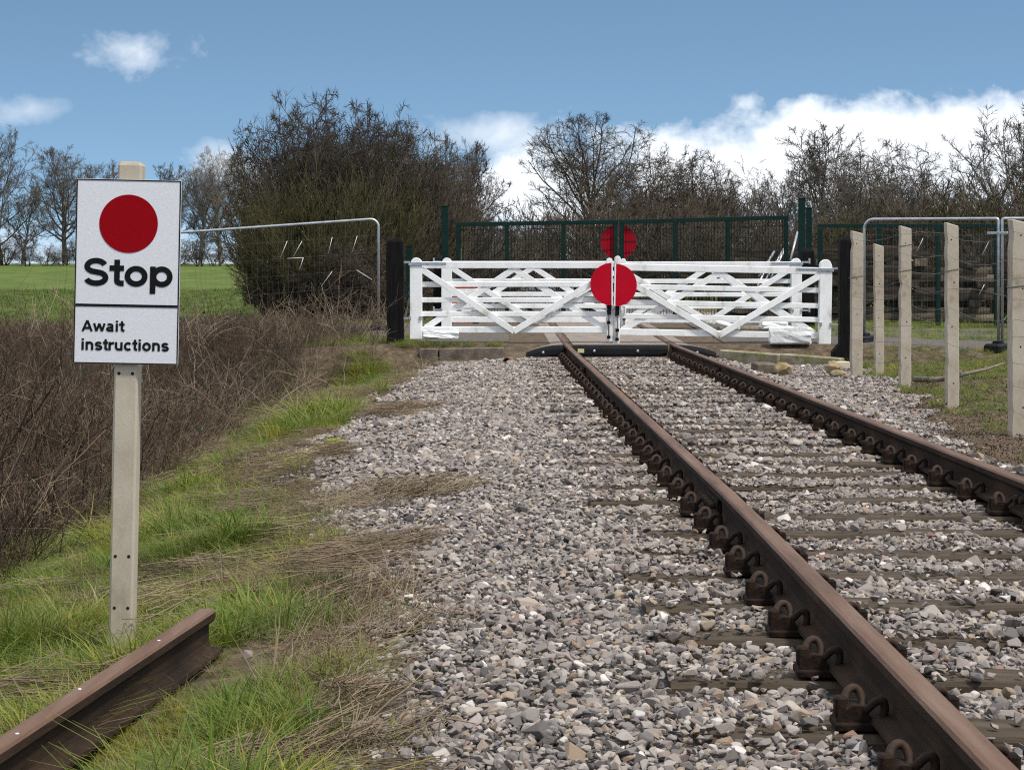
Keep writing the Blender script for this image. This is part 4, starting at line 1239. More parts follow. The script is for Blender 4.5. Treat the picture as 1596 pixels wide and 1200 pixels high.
branch('long dead branch lying between the concrete posts', [at(1425, 591, 24.6), at(1462, 592, 24.2), at(1500, 584, 24.0), at(1535, 576, 24.2), at(1566, 566, 24.6)], .035, 3, M['wood'])

# ------------------------------------------------------------------ stacks of old sleepers beyond the fence
def sleeper_stacks():
    mes = []
    for s in range(5):
        rg = random.Random(50 + s); mb = MB(); n = 6
        for i in range(n + 1):
            x = -1.3 + 2.6 * i / n; h = .065; w = .125
            for (y, z) in ((-w, -h), (w, -h), (w, h), (-w, h)): mb.v.append((x, y + rg.uniform(-.01, .01), z + rg.uniform(-.01, .01)))
        for i in range(n):
            for k in range(4): mb.f.append((i * 4 + k, i * 4 + (k + 1) % 4, (i + 1) * 4 + (k + 1) % 4, (i + 1) * 4 + k)); mb.sm.append(False)
        mb.f += [(0, 1, 2, 3), tuple(n * 4 + k for k in range(4))]; mb.sm += [False, False]
        o = mb.build('old_sleeper', M['oldsleeper']); mes.append(o.data); bpy.data.objects.remove(o)
    rg = random.Random(77)
    stacks = [(1195, 42.6, 10, 1.6, 'left-hand stack'), (1352, 43.4, 11, 2.3, 'middle stack behind the fence'), (1462, 45.0, 9, 2.2, 'right-hand stack behind the posts')]
    for (px, Y, nl, W, nm) in stacks:
        c = at(px, 0, Y); z = float(ground_z(c.x, Y)) + .06
        for l in range(nl):
            along = l % 3 != 2
            items = [(0, -.32), (0, .32)] if along else [(-.85, 0), (.8, 0)]
            if l == nl - 1 and along: items = [(0, -.3)]
            for (dx, dy) in items:
                o = bpy.data.objects.new('old_sleeper', mes[rg.randrange(5)]); COL.objects.link(o)
                o.location = (c.x + dx * W / 2.3 + rg.uniform(-.18, .18), Y + dy, z + .066)
                o.rotation_euler = (rg.uniform(-.02, .02), rg.uniform(-.025, .025), (0 if along else math.pi / 2) + rg.uniform(-.06, .06))
                o.scale = (W / 2.6 * (1 if along else .55), 1, 1)
                rank = ('topmost', 'second from the top', 'third from the top', 'fourth from the top', 'fifth from the top', 'sixth from the top', 'seventh from the top', 'fourth from the ground', 'third from the ground', 'second from the ground', 'lowest')[l if False else (nl - 1 - l if nl - 1 - l < 7 else 10 - l)]
                tag(o, '%s %s in the %s' % (('front' if dy < 0 else 'rear') + ' lengthwise sleeper,' if along else ('left' if dx < 0 else 'right') + ' crosswise timber,', rank, nm), 'sleeper', 'sleepers in the ' + nm)
            z += .135
    # thin pale steel rods leaning on the left stack
    for i, (px, py, qx, qy) in enumerate(((1196, 410, 1207, 392), (1203, 420, 1222, 388), (1212, 412, 1228, 378), (1238, 382, 1243, 362), (1186, 435, 1198, 408))):
        mb = MB(); mb.tube([at(px - (qx - px) * 1.2, py - (qy - py) * 1.2, 41.4), at(qx, qy, 41.8)], .022, 6); o = mb.build('steel_rod', M['galv'])
        tag(o, 'thin pale steel rod leaning on the left sleeper stack, %s' % ('second from the left', 'middle one', 'second from the right', 'rightmost and steepest', 'leftmost')[i], 'rod', 'rods leaning on the left sleeper stack')
sleeper_stacks()

# ------------------------------------------------------------------ trees and shrubs
def tubes(P, Rd, sides):
    """P (n,k,3) polylines, Rd (n,k) radii -> verts, quads"""
    n, k, _ = P.shape
    T = np.empty_like(P); T[:, 1:-1] = P[:, 2:] - P[:, :-2]; T[:, 0] = P[:, 1] - P[:, 0]; T[:, -1] = P[:, -1] - P[:, -2]
    T /= np.linalg.norm(T, axis=2, keepdims=True) + 1e-9
    ref = np.where(np.abs(T[:, :1, 2:3]) > .8, np.array([[[1., 0, 0]]]), np.array([[[0, 0, 1.]]]))
    U = np.cross(T, np.broadcast_to(ref, T.shape)); U /= np.linalg.norm(U, axis=2, keepdims=True) + 1e-9
    W = np.cross(T, U)
    a = np.arange(sides) * 2 * np.pi / sides
    V = P[:, :, None, :] + Rd[:, :, None, None] * (U[:, :, None, :] * np.cos(a)[None, None, :, None] + W[:, :, None, :] * np.sin(a)[None, None, :, None])
    idx = np.arange(n * k * sides).reshape(n, k, sides)
    A = idx[:, :-1, :]; B = np.roll(A, -1, 2); C = idx[:, 1:, :]; D = np.roll(C, -1, 2)
    Q = np.stack([A, B, D, C], -1).reshape(-1, 4)
    return V.reshape(-1, 3), Q

def norm(v): return v / (np.linalg.norm(v, axis=-1, keepdims=True) + 1e-9)

def grow(seed, trunks, levels, env=None):
    """trunks: (pos (n,3), dir (n,3), length (n), radius (n)); levels: list of dicts. Returns list of (P, Rd, level)"""
    rg = np.random.default_rng(seed)
    pos, d, ln, rad = [np.asarray(a, float) for a in trunks]
    out = []
    for li, lv in enumerate(levels):
        n = len(pos); K = lv['k']
        P = np.zeros((n, K + 1, 3)); P[:, 0] = pos; dd = norm(d); T = np.zeros((n, K + 1, 3)); T[:, 0] = dd
        for k in range(K):
            dd = norm(dd + lv.get('wander', .15) * rg.normal(0, 1, (n, 3)) + np.array([0, 0, lv.get('up', .05)]))
            P[:, k + 1] = P[:, k] + dd * (ln / K)[:, None]; T[:, k + 1] = dd
        tt = np.linspace(0, 1, K + 1)
        Rd = rad[:, None] * (1 - (1 - lv.get('tip', .3)) * tt[None, :])
        out.append((P, Rd, li))
        if li == len(levels) - 1: break
        nx = levels[li + 1]
        m = nx['n']
        u = (np.arange(m)[None, :] + rg.random((n, m))) / m
        t = nx.get('t0', .25) + (1 - nx.get('t0', .25)) * u
        f = t * K; i0 = np.clip(f.astype(int), 0, K - 1); fr = (f - i0)[..., None]
        ar = np.arange(n)[:, None]
        p = P[ar, i0] * (1 - fr) + P[ar, i0 + 1] * fr
        tg = T[ar, i0 + 1]
        az = rg.uniform(0, 2 * np.pi, (n, 1)) + 2.4 * np.arange(m)[None, :] + rg.normal(0, .35, (n, m))
        ref = norm(np.cross(tg, np.array([.31, .87, .12]))); r2 = np.cross(tg, ref)
        perp = ref * np.cos(az)[..., None] + r2 * np.sin(az)[..., None]
        ang = np.radians(rg.normal(nx.get('ang', 45), nx.get('angv', 12), (n, m)) - nx.get('angt', 0) * u)[..., None]
        cd = tg * np.cos(ang) + perp * np.sin(ang)
        L2 = ln[:, None] * nx.get('len', .5) * rg.uniform(.6, 1.25, (n, m)) * (1 - nx.get('fall', .45) * t)
        lr = Rd[ar, i0] * (1 - fr[..., 0]) + Rd[ar, i0 + 1] * fr[..., 0]
        r3 = np.maximum(lr * nx.get('rr', .6), nx.get('rmin', .002))
        pos, d, ln, rad = p.reshape(-1, 3), cd.reshape(-1, 3), L2.ravel(), r3.ravel()
        if env is not None:      # keep the crown within an ellipsoid (height of centre, half width, half height)
            c = np.array([0, 0, env[0]]); sc_ = np.array([env[1], env[1], env[2]])
            q = (pos - c) / sc_; w = norm(d) / sc_
            A_ = (w * w).sum(1); B_ = (q * w).sum(1); C_ = (q * q).sum(1) - 1
            dist = (-B_ + np.sqrt(np.maximum(B_ * B_ - A_ * C_, 0))) / A_
            dist = np.where(C_ < 0, dist, .03)
            if li == 0: ln = dist * rg.uniform(.82, 1.04, len(ln))
            else: ln = np.maximum(np.minimum(ln, dist * rg.uniform(.8, 1.25, len(ln))), .02)
            k = C_ < (.0 if li == 0 else .15); pos, d, ln, rad = pos[k], d[k], ln[k], rad[k]
    return out

def tree_meshes(name, br, ntrunk, sides=(7, 5, 4, 3, 3, 3), zs=None):
    def join(items):
        Vs, Qs, b = [], [], 0
        for P, Rd, li in items:
            V, Q = tubes(P, Rd, sides[li]); Vs.append(V); Qs.append(Q + b); b += len(V)
        return np.concatenate(Vs), np.concatenate(Qs)
    a = join([x for x in br if x[2] < ntrunk]); c = join([x for x in br if x[2] >= ntrunk])
    return np_mesh(name + '_trunk', *a, smooth=True), np_mesh(name + '_crown', *c, smooth=False)

def one(h, r, lean=(0, 0)): return ([[0, 0, -.05 * h]], [[lean[0], lean[1], 1]], [h], [r])
def many(n, h, r, spread, rg, base=.12):
    a = rg.uniform(0, 6.283, n); s = spread * np.sqrt(rg.random(n))
    pos = np.stack([np.cos(a) * base * rg.random(n), np.sin(a) * base * rg.random(n), np.full(n, -.04)], -1)
    d = np.stack([np.cos(a) * s, np.sin(a) * s, np.ones(n)], -1)
    return pos, d, h * rg.uniform(.7, 1.05, n), r * rg.uniform(.7, 1.1, n)

# all kinds are grown one metre tall and scaled when placed
KIND = {}
def oak(seed, w=.46):
    br = grow(seed, one(.52, .027), [dict(k=6, wander=.05, up=.02, tip=.40),
        dict(n=22, k=7, ang=78, angt=56, angv=17, t0=.36, rr=.52, wander=.13, up=.05, tip=.25),
        dict(n=10, k=5, len=.42, ang=44, angv=13, t0=.20, fall=.25, rr=.52, wander=.20, up=.04, tip=.3),
        dict(n=8, k=4, len=.50, ang=42, angv=14, t0=.15, rr=.55, rmin=.0015, wander=.22, up=.03, tip=.4),
        dict(n=6, k=2, len=.75, ang=36, angv=13, t0=.1, rr=.6, rmin=.0010, wander=.16, up=.03, tip=.5)], env=(.60, w, .42))
    return tree_meshes('oak', br, 2)
def ash(seed):
    br = grow(seed, one(.62, .018), [dict(k=7, wander=.07, up=.04, tip=.30),
        dict(n=22, k=6, ang=58, angt=40, angv=12, t0=.22, rr=.5, wander=.12, up=.07, tip=.3),
        dict(n=9, k=4, len=.42, ang=36, angv=10, t0=.18, rr=.55, rmin=.0016, wander=.16, up=.06, tip=.4),
        dict(n=7, k=3, len=.50, ang=34, angv=12, t0=.1, rr=.6, rmin=.0013, wander=.18, up=.05, tip=.5),
        dict(n=5, k=2, len=.55, ang=34, angv=12, t0=.1, rr=.7, rmin=.0011, wander=.18, up=.05, tip=.5)], env=(.56, .33, .44))
    return tree_meshes('ash', br, 2)
def shrub(seed, n=9, spread=.75, h=.80, curl=.22, up=.02):
    rg = np.random.default_rng(seed)
    br = grow(seed, many(n, h, .011, spread, rg), [dict(k=7, wander=curl * .6, up=up + .03, tip=.3),
        dict(n=9, k=5, len=.50, ang=48, angv=14, t0=.18, fall=.35, rr=.6, wander=curl, up=up, tip=.35),
        dict(n=8, k=4, len=.46, ang=50, angv=16, t0=.12, rr=.6, rmin=.0022, wander=curl * 1.2, up=up, tip=.5),
        dict(n=7, k=3, len=.72, ang=42, angv=16, t0=.1, rr=.7, rmin=.0012, wander=curl * .8, up=up + .02, tip=.5)])
    return tree_meshes('shrub', br, 1, sides=(5, 4, 3, 3, 3))
def thicket(seed, n=12, w=.44):
    rg = np.random.default_rng(seed)
    br = grow(seed, many(n, .42, .013, .55, rg, .16), [dict(k=5, wander=.13, up=.02, tip=.5),
        dict(n=7, k=6, ang=40, angv=18, t0=.25, rr=.6, wander=.20, up=.03, tip=.3),
        dict(n=8, k=5, len=.42, ang=46, angv=15, t0=.15, fall=.25, rr=.55, wander=.26, up=.01, tip=.35),
        dict(n=7, k=3, len=.46, ang=48, angv=17, t0=.12, rr=.6, rmin=.0019, wander=.30, up=.0, tip=.5),
        dict(n=6, k=3, len=.85, ang=38, angv=15, t0=.1, rr=.7, rmin=.0010, wander=.16, up=.03, tip=.5)], env=(.52, w, .44))
    return tree_meshes('thicket', br, 1, sides=(5, 4, 3, 3, 3))
def broom(seed):        # dense upright green-brown twigs from the ground
    rg = np.random.default_rng(seed)
    br = grow(seed, many(34, .72, .0075, .85, rg, .3), [dict(k=5, wander=.10, up=.05, tip=.4),
        dict(n=12, k=4, len=.42, ang=26, angv=9, t0=.12, fall=.35, rr=.6, rmin=.0028, wander=.14, up=.09, tip=.5),
        dict(n=7, k=3, len=.50, ang=24, angv=9, t0=.1, rr=.8, rmin=.0024, wander=.15, up=.08, tip=.6)])
    return tree_meshes('broom', br, 1, sides=(4, 3, 3))
KIND['oak'] = [oak(5), oak(6, .40)]
KIND['ash'] = [ash(21), ash(22)]
KIND['shrub'] = [shrub(31), shrub(32, 11, .9), shrub(33, 8, .6, .9, .18, .05)]
KIND['thorn'] = [shrub(41, 7, .62, .86, .30, .0), shrub(42, 8, .7, .82, .30, .0)]
KIND['thicket'] = [thicket(71), thicket(72, 10, .38), thicket(73, 14, .5)]
KIND['broom'] = [broom(51), broom(52)]

def plant(kind, var, px, pyt, Y, m, label, name='tree', cat='tree', group=None, wid=1.0, rz=None, zb=None, m2=None, hfac=1.0):
    """stand a tree so that its crown tops out at photo row pyt"""
    c = at(px, pyt, Y); g = float(ground_z(c.x, Y)) if zb is None else zb
    tm, cm = KIND[kind][var % len(KIND[kind])]
    if 'top' not in cm:
        zz = np.empty(len(cm.vertices) * 3, np.float32); cm.vertices.foreach_get('co', zz); cm['top'] = float(np.percentile(zz[2::3], 99.4))
    top = cm['top']
    h = (c.z - g) / top * hfac
    th = empty(name, (c.x, Y, g), label, cat, group, rz=R.uniform(0, 6.28) if rz is None else rz)
    th.scale = (h * wid, h * wid, h)
    for nm, me in (('trunk', tm), ('crown', cm)):
        key = me.name + m.name
        mm = bpy.data.meshes.get(key)
        if mm is None:
            mm = me.copy(); mm.name = key; mm.materials.clear(); mm.materials.append(m if nm == 'crown' else (m2 or m))
        o = bpy.data.objects.new(nm, mm); COL.objects.link(o); o.parent = th
    return th
def trees():
    G, D_, B, O, PL = M['bark_grey'], M['bark_dark'], M['bark_brown'], M['bark_olive'], M['bark_pale']
    far = 'bare trees across the far side of the field'
    # across the field
    plant('ash', 0, 2, 200, 200, G, 'tall slim bare tree at the left edge of the picture', group=far, wid=.95)
    plant('oak', 0, 102, 232, 205, G, 'broad bare tree left of the stop board across the field', group=far, wid=1.0)
    plant('ash', 1, 36, 290, 196, G, 'low bare tree between the two left-hand field trees', group=far, wid=1.3)
    plant('ash', 0, 165, 255, 215, G, 'bare tree whose top shows behind the stop board', group=far, wid=1.1)
    plant('ash', 1, 262, 258, 215, D_, 'dark bare tree just right of the stop board', group=far, wid=1.1)
    plant('oak', 1, 345, 234, 205, PL, 'pale grey willow between the stop board and the thorn bushes', group=far, wid=.95)
    plant('ash', 1, 388, 250, 212, PL, 'pale thin tree touching the thorn bushes', group=far, wid=1.0)
    plant('oak', 1, 312, 262, 200, G, 'dark leggy tree in front of the pale willow', group=far, wid=.9)
    hg = 'hedge along the far side of the field'
    ORD = 'first second third fourth fifth sixth seventh eighth ninth tenth eleventh twelfth thirteenth fourteenth fifteenth sixteenth'.split()
    for i, px in enumerate(range(-20, 430, 30)):
        plant('shrub', i, px + R.uniform(-8, 8), 372 + R.uniform(-14, 10), 195 + R.uniform(-6, 6), D_ if i % 3 else B, 'low bare bush in the far hedge across the field, %s from the left' % ORD[i], 'hedge_bush', 'bush', hg, wid=1.7)
    # thorn thicket left of the crossing
    tg = 'thorn thicket left of the crossing'
    plant('thicket', 0, 466, 180, 46.5, D_, 'leaning dark thorn at the left end of the thicket', 'thorn_tree', 'tree', tg, wid=.72)
    plant('thicket', 1, 494, 156, 47.5, D_, 'tallest dark thorn of the thicket', 'thorn_tree', 'tree', tg, wid=.80)
    plant('thicket', 2, 538, 172, 48.5, D_, 'dark thorn just right of the tallest one', 'thorn_tree', 'tree', tg, wid=.80)
    plant('thicket', 0, 580, 190, 49.5, D_, 'dark thorn above the fence panel corner', 'thorn_tree', 'tree', tg, wid=.85)
    plant('thicket', 1, 622, 204, 53.0, B, 'brown thorn in the middle of the thicket', 'thorn_tree', 'tree', tg, wid=.95)
    plant('thicket', 2, 660, 218, 58.0, B, 'brown shrub towards the right end of the thicket', 'shrub', 'shrub', tg, wid=.95)
    plant('shrub', 2, 692, 228, 64.0, D_, 'dark shrub just left of the spreading tree', 'shrub', 'shrub', tg, wid=.75)
    plant('oak', 0, 728, 222, 80, D_, 'spreading dark bare tree at the right end of the thicket', wid=.55, rz=2.2)
    for i, (px, py, Y, mm) in enumerate(((466, 350, 43.0, O), (490, 300, 43.6, O), (524, 290, 44.0, O), (566, 312, 44.6, O), (604, 325, 46, B), (642, 295, 49, B), (674, 300, 52, B), (482, 262, 45.2, O), (536, 246, 46, O), (594, 256, 48, B), (500, 240, 45.6, B))):
        nm = ('olive-green twiggy bush', 'brown twiggy bush')[mm is B]
        plant('broom', i, px, py, Y, mm, '%s %s' % (nm, ('at the field end of the thicket front', 'second along the thicket front', 'third along the thicket front', 'behind the fence panel corner', 'above the left black gate post', 'low behind the left green post', 'between the green posts and the far tree', 'high at the left of the thicket', 'high in the middle of the thicket', 'high towards the right of the thicket', 'under the tallest thorn')[i]), 'twiggy_bush', 'bush', tg, wid=.78)
    for i, (px, py, Y, mm, lab) in enumerate(((438, 400, 43.2, D_, 'dark low bush at the field end of the thicket foot'), (462, 384, 43.0, O, 'olive low bush under the left cable ties'), (505, 392, 42.8, D_, 'dark low bush in the middle of the thicket foot'), (548, 378, 42.8, B, 'brown low bush at the fence panel corner'), (590, 372, 43.5, B, 'brown low bush beside the left black gate post'), (432, 335, 44.2, O, 'olive bush bulging over the field edge'), (446, 300, 44.5, O, 'olive bush high over the fence top bar'), (640, 372, 45, B, 'brown low bush behind the short green post'))):
        plant('thicket', i, px, py, Y, mm, lab, 'twiggy_bush', 'bush', tg, wid=1.35 if i < 5 or i == 7 else .75)
    # beyond the mesh gates, right of the line
    plant('oak', 0, 922, 182, 125, D_, 'large round-headed bare oak behind the mesh gates', 'oak_tree', wid=1.12, rz=.4)
    rgp = 'scrub and trees right of the line beyond the gates'
    for i, (px, py, Y, k, mm, w, lab) in enumerate((
        (1040, 240, 92, 'thicket', B, .95, 'brown thorn right of the oak'), (1090, 246, 90, 'thicket', D_, .9, 'dark thorn second right of the oak'),
        (1140, 262, 88, 'shrub', B, .8, 'brown shrub above the middle of the right mesh gate'), (1190, 272, 84, 'shrub', G, .8, 'grey shrub above the right part of the mesh gate'),
        (1228, 262, 82, 'ash', G, 1.0, 'thin bare tree above the end of the mesh gate'), (1292, 200, 80, 'ash', G, 1.25, 'tall bare tree behind the tall green posts'),
        (1345, 236, 82, 'thicket', G, .8, 'bare shrub right of the tall green posts'), (1400, 230, 78, 'thicket', G, 1.1, 'bare spreading tree above the black marker post'),
        (1455, 262, 74, 'shrub', B, .8, 'brown shrub above the concrete posts'), (1500, 268, 72, 'shrub', D_, .8, 'dark shrub above the right concrete posts'),
        (1575, 174, 70, 'ash', G, 1.25, 'tall bare tree at the right edge of the picture'), (1625, 190, 66, 'ash', D_, 1.1, 'bare tree partly cut by the right edge'),
        (1540, 240, 76, 'shrub', B, .8, 'brown shrub beneath the tall right-edge tree'), (975, 262, 110, 'shrub', D_, .9, 'dark shrub under the right side of the oak'), (860, 318, 112, 'shrub', D_, .9, 'dark shrub under the left side of the oak'))):
        plant(k, i, px, py, Y, mm, lab, 'shrub' if k == 'shrub' else 'bare_tree', 'shrub' if k == 'shrub' else 'tree', rgp, wid=w)
    HB = ('low under the left side of the oak', 'under the trunk of the oak', 'just left of the rear red disc', 'just right of the rear red disc', 'right of the rear disc, low under the thorns', 'above the first upright of the right mesh gate', 'left of the last upright of the right mesh gate', 'over the last upright of the right mesh gate',
          'just left of the tall green posts', 'just right of the tall green posts', 'above the black marker post', 'between the first concrete posts', 'above the shorter yellowish post', 'above the middle concrete posts', 'above the fence panel clamp', 'at the right edge, low in the hedge')
    for i, (px, py, Y, mm) in enumerate(((870, 340, 95, B), (905, 318, 92, B), (945, 312, 88, B), (985, 300, 86, B), (1025, 308, 80, B), (1070, 312, 76, B), (1115, 318, 72, B), (1160, 322, 70, B), (1205, 326, 66, B), (1290, 330, 62, B), (1340, 322, 62, B), (1390, 316, 60, O), (1440, 300, 60, B), (1490, 292, 60, B), (1540, 288, 58, O), (1590, 284, 58, B), (745, 352, 62, B), (715, 335, 60, B), (838, 352, 130, D_))):
        plant('broom' if i % 2 else 'shrub', i, px, py, Y, mm, 'dense %s bush %s' % ('olive' if mm is O else 'brown', HB[i]) if i < 16 else ('brown bush left of the line behind the mesh gate', 'brown bush behind the tall left green post', 'far dark bush in the gap of the line')[i - 16], 'hedge_bush', 'bush', 'dense hedge beyond the mesh gates', wid=1.25)
    for i, (px, py, Y, mm, lab) in enumerate(((1452, 372, 47.5, B, 'brown scrub bush behind the green fence, right of the sleeper stacks'), (1500, 366, 47, D_, 'dark scrub bush behind the fence panel clamp'), (1548, 360, 46.5, B, 'brown scrub bush behind the nearest concrete post'), (1600, 358, 46.5, D_, 'dark scrub bush at the right edge behind the fence'), (1302, 392, 48, B, 'low scrub bush behind the middle sleeper stack'), (1250, 380, 48, D_, 'dark scrub bush behind the tall green posts'))):
        plant('broom', i, px, py, Y, mm, lab, 'scrub_bush', 'bush', 'scrub behind the green fence', wid=.9)
    # distance in the gap of the line
    for i, (px, py, Y) in enumerate(((770, 352, 420), (790, 360, 520), (812, 350, 460), (830, 345, 400), (755, 346, 380), (800, 366, 650))):
        plant('shrub', i, px, py, Y, G, 'faint far-off bush in the gap above the rails, %s' % ('third from the left', 'fourth from the left', 'second from the right', 'rightmost', 'leftmost', 'lowest and farthest')[i], 'distant_bush', 'bush', 'far hedge in the gap', wid=1.6)
trees()

# ------------------------------------------------------------------ grass, straw and dead scrub
def blades(seed, n, h, w, spread, bend, segs=3, flat=0.0):
    """a tuft of curved, tapering ribbons"""
    rg = np.random.default_rng(seed)
    a = rg.uniform(0, 6.283, n); r = spread * np.sqrt(rg.random(n))
    base = np.stack([np.cos(a) * r, np.sin(a) * r, np.full(n, -.01)], -1)
    az = a + rg.normal(0, .9, n); out = np.stack([np.cos(az), np.sin(az), np.zeros(n)], -1)
    side = np.stack([-np.sin(az), np.cos(az), np.zeros(n)], -1)
    tw = rg.normal(0, .5, n); side = norm(side + out * tw[:, None])
    H = h * rg.uniform(.45, 1.1, n); B = bend * rg.uniform(.3, 1.5, n); W = w * rg.uniform(.6, 1.2, n)
    V = []
    for k in range(segs + 1):
        t = k / segs
        up = (1 - flat) * (t - .35 * np.clip(B, 0, 1.6) * t * t)
        p = base + out * (H * B * (t ** 1.7) + flat * H * t)[:, None] + np.array([0, 0, 1.0]) * (H * np.clip(up, -.2, 2) + flat * .012)[:, None]
        ww = (W * (1 - .85 * t) / 2)[:, None]
        V.append(np.stack([p - side * ww, p + side * ww], 1))
    V = np.stack(V, 1).reshape(-1, 3)
    q = []
    for k in range(segs): q.append(np.array([2 * k, 2 * k + 1, 2 * k + 3, 2 * k + 2]))
    Q = (np.arange(n)[:, None, None] * (2 * (segs + 1)) + np.array(q)[None]).reshape(-1, 4)
    return np_mesh('blades', V, Q, True)
def straws(seed, n, ln, spread, r=.0013):
    """dead stalks lying flat, all combed roughly one way"""
    rg = np.random.default_rng(seed)
    p = np.stack([rg.uniform(-spread, spread, n), rg.uniform(-spread, spread, n), rg.uniform(.0, .045, n)], -1)
    az = rg.normal(0, .38, n); d = np.stack([np.cos(az), np.sin(az), rg.normal(.03, .10, n)], -1)
    L = ln * rg.uniform(.4, 1.1, n); K = 3; P = np.zeros((n, K + 1, 3)); P[:, 0] = p - d * (L / 2)[:, None]; dd = d
    for k in range(K):
        dd = norm(dd + rg.normal(0, .12, (n, 3)) * np.array([1, 1, .5])); P[:, k + 1] = P[:, k] + dd * (L / K)[:, None]
    P[:, :, 2] = np.clip(P[:, :, 2], -.005, .09)
    V, Q = tubes(P, np.full((n, K + 1), r), 3)
    return np_mesh('straws', V, Q)
def stems(seed, n, h, spread, r, lean, K=5, side=3):
    """a clump of dead arching stems with side twigs"""
    rg = np.random.default_rng(seed)
    a = rg.uniform(0, 6.283, n); s = spread * np.sqrt(rg.random(n))
    pos = np.stack([np.cos(a) * s, np.sin(a) * s, np.full(n, -.03)], -1)
    az = rg.uniform(0, 6.283, n); le = lean * rg.random(n)
    d = np.stack([np.cos(az) * le, np.sin(az) * le, np.ones(n)], -1)
    br = grow(seed, (pos, d, h * rg.uniform(.5, 1.1, n), r * rg.uniform(.6, 1.2, n)), [dict(k=K, wander=.16, up=-.10 * lean, tip=.45), dict(n=side, k=3, len=.38, ang=48, angv=18, t0=.25, rr=.6, rmin=r * .4, wander=.2, tip=.5)])
    Vs, Qs, b = [], [], 0
    for P, Rd, li in br:
        V, Q = tubes(P, Rd, 3); Vs.append(V); Qs.append(Q + b); b += len(V)
    return np_mesh('stems', np.concatenate(Vs), np.concatenate(Qs))
def leafy(seed, n, spread, h, sz):
    rg = np.random.default_rng(seed)
    c = np.stack([rg.normal(0, spread, n), rg.normal(0, spread, n), rg.uniform(h * .1, h, n)], -1)
    u = norm(rg.normal(0, 1, (n, 3))); v = norm(np.cross(u, rg.normal(0, 1, (n, 3)))); s = (sz * rg.uniform(.6, 1.3, n))[:, None]
    V = np.stack([c - u * s, c + v * s * .55, c + u * s, c - v * s * .55], 1).reshape(-1, 3)
    return np_mesh('leaves', V, np.arange(n * 4).reshape(n, 4))

def zrot(n, tilt=.12):
    return np.stack([RNG.normal(0, tilt, n), RNG.normal(0, tilt, n), RNG.uniform(0, 6.283, n)], -1)
def scl3(a, jz=.2):
    return np.stack([a, a, a * (1 + RNG.uniform(-jz, jz, len(a)))], -1)

# how green the verge is at a spot (1 = lush, 0 = bare or dead)
GREENP = [(-1.75, 9.2, .9, 1.6, 1.0), (-1.9, 12.3, .8, 2.0, 1.0), (-1.35, 7.6, .8, 1.3, .9), (-.75, 6.4, .42, .9, .75), (-.9, 8.6, .4, .6, .8), (-2.3, 15.2, .6, 1.6, .9), (-2.0, 21.5, .75, 2.8, 1.0), (-1.7, 26.5, .6, 2.4, .9), (-2.5, 18.5, .35, 1.2, .8), (-1.0, 5.3, .5, .7, .7), (-.62, 10.6, .22, .3, .7), (-2.1, 10.4, .6, 1.5, 1.0), (-1.2, 10.6, .5, .9, .8), (-1.9, 29.3, .5, 1.2, .8)]
BARE = [(-1.75, 16.2, .45, 1.3), (-1.45, 14.0, .45, .8), (-1.75, 19.0, .4, .6), (-.55, 5.6, .3, .3), (-.75, 7.35, .3, .3)]
def greenness(x, y):
    m = .86 * sstep(.0, .26, ballast_edge(y) - x) * (1 - sstep(13.5, 16, y))
    for cx, cy, a, b, s in GREENP:
        m = np.maximum(m, s * np.clip(1.5 - 1.15 * np.sqrt(((x - cx) / a) ** 2 + ((y - cy) / b) ** 2), 0, 1))
    for cx, cy, a, b in BARE:
        m *= np.clip(np.sqrt(((x - cx) / a) ** 2 + ((y - cy) / b) ** 2) * 1.2 - .3, .08, 1)
    return np.clip(m + .30 * vnoise(x, y, .32, 31) + .15 * vnoise(x, y, .1, 32), 0, 1.2)

